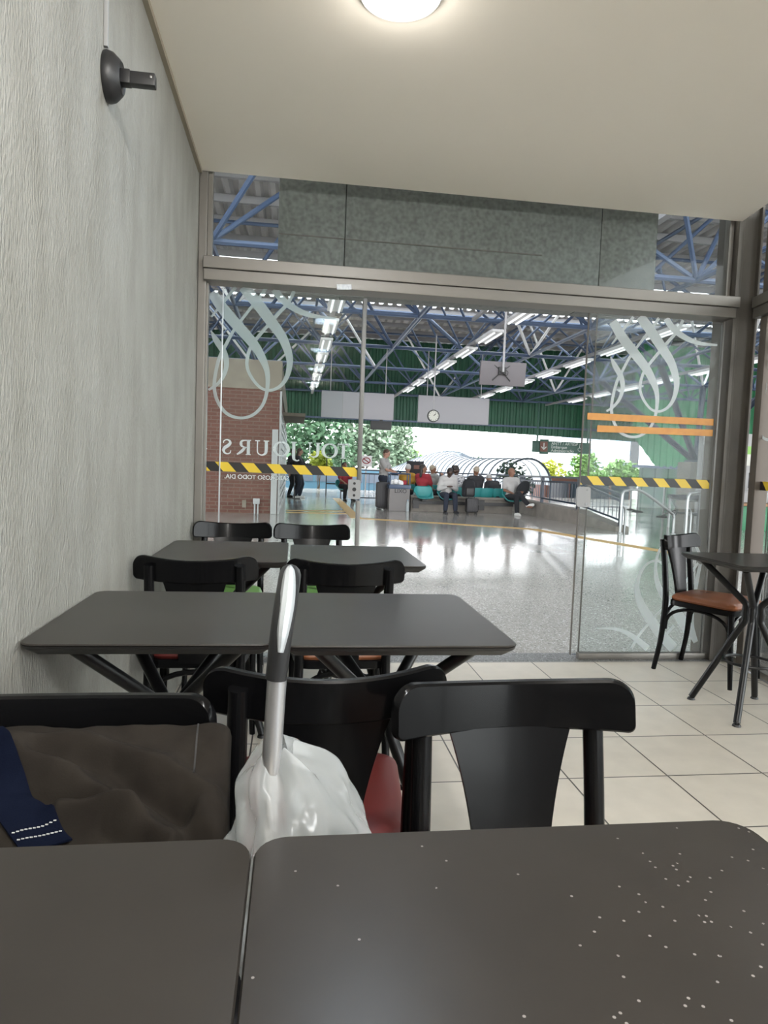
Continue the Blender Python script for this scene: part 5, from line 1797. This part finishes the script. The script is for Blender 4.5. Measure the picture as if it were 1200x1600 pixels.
def person(label, loc, rz, pose='sit', skin='skin_m', shirt='white_cloth', pants='dark_cloth', shoes='black', hair='hair_d', hairstyle='short',
           sleeve='short', hands=None, cross=False, head_dir=(0, 0), lean=0.0, group='people in the concourse', feet=None, slump=0.0, floor=True):
    """built facing -y (towards the cafe), origin on the floor"""
    o = empty('person', loc, rz, label, 'person', group)
    H = 1.70
    V = Vector
    hipz = 0.47 if pose == 'sit' else 0.90
    pel = V((0, 0, hipz))
    sp = V((0, -math.sin(lean), math.cos(lean)))
    chest = pel + sp * 0.33
    neck = pel + sp * 0.54
    hd_ = sp.copy()
    if slump: hd_ = V((0, -math.sin(lean + slump), math.cos(lean + slump)))
    headc = neck + hd_ * 0.17
    sh = [neck + V((s * 0.185, 0.0, 0)) - sp * 0.055 for s in (-1, 1)]
    hip = [pel + V((s * 0.095, 0, 0)) for s in (-1, 1)]
    if pose == 'sit':
        if cross:
            ank = [V((-0.08, -0.48, 0.08)), V((0.16, -0.62, 0.30))]
            kn = [ik(hip[0], ank[0], 0.44, 0.43, (0, -1, 1)), V((-0.02, -0.42, 0.60))]
        else:
            ank = [V((s * 0.14, -0.46, 0.08)) for s in (-1, 1)]
            kn = [ik(hip[i], ank[i], 0.44, 0.42, (0.0, -1, 1)) for i in (0, 1)]
    else:
        ank = [V((-0.12, 0.06, 0.08)), V((0.11, -0.04, 0.08))]
        kn = [ik(hip[i], ank[i], 0.43, 0.42, (0, -1, 0)) for i in (0, 1)]
    if feet: ank = [V(f) for f in feet]
    if hands is None:
        hands = [(-0.12, -0.36, hipz + 0.14), (0.12, -0.36, hipz + 0.14)] if pose == 'sit' else [(-0.26, -0.05, 0.80), (0.26, -0.05, 0.80)]
    hn = [V(h) for h in hands]
    el = []
    for i in (0, 1):
        s = (-1, 1)[i]
        d = hn[i] - sh[i]
        if d.length > 0.535: hn[i] = sh[i] + d.normalized() * 0.535
        el.append(ik(sh[i], hn[i], 0.29, 0.255, (s * 0.5, 0.35, -0.9)))
    fd = V((math.sin(head_dir[0]) * math.cos(head_dir[1]), -math.cos(head_dir[0]) * math.cos(head_dir[1]), math.sin(head_dir[1])))
    hu = (hd_ - fd * hd_.dot(fd)).normalized()
    hr = hu.cross(fd)
    Rh = Matrix((hr, -fd, hu)).transposed()
    # ---- body: one continuous skin
    mb = MB()
    mb.capsule(pel, chest, 0.125, 0.125)
    mb.capsule(pel + V((-0.05, 0, 0)), pel + V((0.05, 0, 0)), 0.125, 0.125)
    mb.capsule(chest + V((-0.07, 0, 0.02)), chest + V((0.07, 0, 0.02)), 0.118, 0.118)
    mb.capsule(sh[0] + V((0.03, 0, 0)), sh[1] - V((0.03, 0, 0)), 0.075, 0.075)
    mb.capsule(neck - sp * 0.06, neck + hd_ * 0.08, 0.062, 0.052)
    mb.sphere(headc, 0.10, 18, 12, Rh, (0.80, 0.98, 1.18))
    mb.sphere(headc - hu * 0.055 + fd * 0.03, 0.07, 14, 10, Rh, (0.85, 0.95, 0.9))
    mb.capsule(headc + fd * 0.095 + hu * 0.02, headc + fd * 0.112 - hu * 0.022, 0.009, 0.015, 8)      # nose
    mb.capsule(headc + fd * 0.090 - hu * 0.058 - hr * 0.018, headc + fd * 0.090 - hu * 0.058 + hr * 0.018, 0.010, 0.010, 8)   # mouth
    for s in (-1, 1):
        mb.sphere(headc + hr * (s * 0.082) - hu * 0.01, 0.024, 10, 8, Rh, (0.5, 0.8, 1.3))            # ears
    for i in (0, 1):
        s = (-1, 1)[i]
        mb.capsule(sh[i], el[i], 0.052, 0.040)
        mb.capsule(el[i], hn[i], 0.040, 0.028)
        mb.capsule(hip[i], kn[i], 0.088, 0.058)
        mb.capsule(kn[i], ank[i], 0.056, 0.038)
        # hand: palm, five fingers, thumb off the side
        fo = (hn[i] - el[i]).normalized()
        side = fo.cross(V((0, 0, 1)))
        if side.length < 0.2: side = V((1, 0, 0))
        side.normalize()
        dn_ = side.cross(fo).normalized()
        if dn_.z > 0: dn_ = -dn_
        pc = hn[i] + fo * 0.045
        for k in (-1.5, -0.5, 0.5, 1.5):
            mb.capsule(hn[i] + side * (k * 0.012), pc + side * (k * 0.019) + fo * 0.035, 0.017, 0.014, 8)
            L = (0.052, 0.062, 0.058, 0.045)[int(k + 1.5)]
            b0 = pc + side * (k * 0.020) + fo * 0.038
            b1 = b0 + fo * L * 0.55 + dn_ * L * 0.25
            b2 = b1 + fo * L * 0.25 + dn_ * L * 0.55
            mb.capsule(b0, b1, 0.0105, 0.010, 8)
            mb.capsule(b1, b2, 0.010, 0.0085, 8)
        t0 = hn[i] + side * (-s * 0.025) + fo * 0.02
        t1 = t0 + side * (-s * 0.03) + fo * 0.035
        t2 = t1 + fo * 0.030 + dn_ * 0.012
        mb.capsule(t0, t1, 0.015, 0.012, 8); mb.capsule(t1, t2, 0.012, 0.010, 8)
        toe = V((0.02 * s, -0.16, -0.045))
        mb.capsule(ank[i] + V((0, 0.03, -0.035)), ank[i] + toe, 0.04, 0.032)
    b_ = mb.build('body', skin, o)
    remesh(b_, 0.011)
    # eyes
    mb = MB()
    for s in (-1, 1):
        mb.sphere(headc + hr * (s * 0.033) + fd * 0.088 + hu * 0.018, 0.011, 8, 6)
    mb.build('eye', 'eye', o)
    # ---- clothes
    mb = MB()
    g = 0.016
    mb.capsule(pel - sp * 0.01, chest, 0.128 + g, 0.128 + g)
    mb.capsule(pel + V((-0.05, 0, 0.02)), pel + V((0.05, 0, 0.02)), 0.122 + g, 0.122 + g)
    mb.capsule(chest + V((-0.07, 0, 0.02)), chest + V((0.07, 0, 0.02)), 0.118 + g, 0.118 + g)
    mb.capsule(sh[0] + V((0.03, 0, 0)), sh[1] - V((0.03, 0, 0)), 0.075 + g, 0.075 + g)
    mb.capsule(neck - sp * 0.08, neck - sp * 0.01, 0.085, 0.068)
    for i in (0, 1):
        if sleeve == 'long':
            mb.capsule(sh[i], el[i], 0.055 + g, 0.048 + g)
            mb.capsule(el[i], hn[i] - (hn[i] - el[i]).normalized() * 0.02, 0.046 + g, 0.032 + g)
        else:
            mb.capsule(sh[i], sh[i].lerp(el[i], 0.72), 0.056 + g, 0.050 + g)
    remesh(mb.build('shirt', shirt, o), 0.016)
    mb = MB()
    mb.capsule(pel + V((-0.06, 0, -0.01)), pel + V((0.06, 0, -0.01)), 0.13 + g, 0.13 + g)
    for i in (0, 1):
        mb.capsule(hip[i], kn[i], 0.092 + g, 0.062 + g)
        mb.capsule(kn[i], ank[i] + V((0, 0, 0.03)), 0.060 + g, 0.046 + g)
    remesh(mb.build('trousers', pants, o), 0.016)
    for i in (0, 1):
        s = (-1, 1)[i]
        mb = MB()
        if cross and i == 1:
            mb.capsule(ank[i] + V((0, 0.02, -0.02)), ank[i] + V((0.06, -0.17, 0.02)), 0.048, 0.042)
        else:
            mb.capsule(ank[i] + V((0, 0.035, -0.032)), ank[i] + V((0.02 * s, -0.165, -0.040)), 0.046, 0.038)
            mb.box(ank[i] + V((0.01 * s, -0.065, -0.068)), (0.085, 0.27, 0.022), bev=0.008)
        remesh(mb.build('shoe', shoes, o), 0.012)
    # ---- hair or cap
    mb = MB()
    if hairstyle != 'bald':
        N = 0.014
        for k in range(60):
            u = random.random(); t = random.random() * 2 * PI
            v = V((math.cos(t) * math.sqrt(1 - u * u), math.sin(t) * math.sqrt(1 - u * u), u))
        mb.sphere(headc + hu * 0.034 - fd * 0.018, 0.102, 18, 12, Rh, (0.86, 0.96, 0.98))
        if hairstyle == 'long':
            for s in (-1, -0.3, 0.3, 1):
                mb.capsule(headc + hr * (s * 0.065) - fd * 0.035, headc + hr * (s * 0.085) - fd * 0.055 - hu * 0.22, 0.05, 0.035)
        elif hairstyle == 'bun':
            mb.sphere(headc - fd * 0.11 + hu * 0.07, 0.05)
        elif hairstyle == 'cap':
            mb.capsule(headc + fd * 0.08 + hu * 0.055 - hr * 0.035, headc + fd * 0.15 + hu * 0.045 - hr * 0.01, 0.02, 0.016)
            mb.capsule(headc + fd * 0.08 + hu * 0.055 + hr * 0.035, headc + fd * 0.15 + hu * 0.045 + hr * 0.01, 0.02, 0.016)
        remesh(mb.build('cap' if hairstyle == 'cap' else 'hair', hair, o), 0.012)
    return o


person('man in white-grey T-shirt standing beside the large suitcase, looking at a phone', (2.60, 19.2, -0.02), math.radians(62), 'stand', 'skin_l', 'grey_cloth', 'jean', 'black', 'hair_b', 'short', 'short',
       [(-0.08, -0.36, 1.06), (0.08, -0.36, 1.06)], slump=0.35, head_dir=(0, -0.35))
o = MB().box((2.955, 19.03, 1.06), (0.014, 0.075, 0.15), R=Matrix.Rotation(math.radians(30), 3, 'Y'), bev=0.003).build('mobile_phone', 'black')
tag(o, 'dark phone held by the man in white-grey T-shirt', 'phone')
person('person in dark clothes standing beside the kiosk, facing right with a phone', (0.17, 23.4, 0.0), math.radians(78), 'stand', 'skin_l', 'dark_cloth', 'jean', 'whiteshoe', 'hair_b', 'long', 'long',
       [(-0.05, -0.40, 1.12), (0.08, -0.42, 1.14)], slump=0.2, head_dir=(0, -0.2))
o = MB().box((0.60, 23.35, 1.15), (0.014, 0.075, 0.15), R=Matrix.Rotation(math.radians(30), 3, 'Y'), bev=0.003).build('mobile_phone', 'black')
tag(o, 'dark phone held by the person in dark clothes beside the kiosk', 'phone')
person('person in black standing half hidden behind the kiosk corner', (-0.02, 23.9, 0.0), math.radians(50), 'stand', 'skin_l', 'dark_cloth', 'dark_cloth', 'black', 'hair_d', 'short', 'long')
person('man in white sweatshirt sitting bent over his hands on the front bench seat', (4.17, 17.90, 0), 0.05, 'sit', 'skin_d', 'white_cloth', 'jean', 'charcoal', 'hair_d', 'short', 'long',
       [(-0.07, -0.30, 0.72), (0.06, -0.31, 0.72)], lean=0.30, slump=0.45, head_dir=(0, -0.75))
person('bald man in white T-shirt sitting with crossed legs at the bench end', (6.02, 17.90, 0), 0.20, 'sit', 'skin_m', 'white_cloth', 'dark_cloth', 'whiteshoe', 'hair_d', 'bald', 'short',
       [(-0.10, -0.22, 0.60), (0.10, -0.34, 0.66)], cross=True, head_dir=(0.7, 0), lean=-0.08)
o = MB().sphere((6.25, 17.62, 0.74), 0.16, 16, 12, Matrix.Rotation(0.6, 3, 'Y'), (1.0, 0.6, 1.5)).build('black_bag', 'dark_cloth')
tag(o, 'black soft bag on the lap of the bald man', 'bag')
person('grey-haired person in yellow shirt sitting behind the litter bin', (3.42, 19.92, 0), PI - 0.1, 'sit', 'skin_l', 'yellow', 'dark_cloth', 'black', 'hair_g', 'short', 'short', head_dir=(0.3, 0))
person('woman in red top with long dark hair sitting behind the empty teal seat', (3.60, 18.42, 0), PI - 0.7, 'sit', 'skin_m', 'red', 'dark_cloth', 'black', 'hair_d', 'long', 'short', head_dir=(-1.2, 0))
person('woman in pale grey top and cap with arms raised to her face', (4.20, 19.96, 0), PI - 1.0, 'sit', 'skin_m', 'grey_cloth', 'dark_cloth', 'black', 'tan', 'cap', 'short',
       [(-0.10, -0.30, 0.98), (0.16, -0.26, 1.02)], head_dir=(-0.4, 0.1))
person('woman in black and white patterned top sitting behind the backpack', (4.55, 18.44, 0), PI - 0.3, 'sit', 'skin_d', 'pattern', 'dark_cloth', 'black', 'hair_d', 'bun', 'long', head_dir=(-1.0, -0.2))
person('person with dark ponytail sitting farther back, left of the raised arms', (3.95, 21.15, 0), PI, 'sit', 'skin_m', 'pattern', 'dark_cloth', 'black', 'hair_d', 'long', 'short')
person('man in dark shirt and tan cap sitting with his back to us', (5.14, 18.46, 0), PI + 0.05, 'sit', 'skin_m', 'charcoal', 'dark_cloth', 'black', 'tan', 'cap', 'long', head_dir=(0.2, 0))
person('grey-haired person in grey bent forward, turned away beside the empty teal seat', (5.84, 18.46, 0), PI + 0.35, 'sit', 'skin_l', 'charcoal', 'dark_cloth', 'black', 'hair_g', 'short', 'long', lean=0.75, slump=0.2, head_dir=(0, -0.5),
       hands=[(-0.05, -0.50, 0.45), (0.15, -0.50, 0.45)])
person('person in red top sitting far left beside the steel door profile', (1.72, 22.75, 0), 0.3, 'sit', 'skin_m', 'red', 'dark_cloth', 'black', 'hair_d', 'short', 'short')
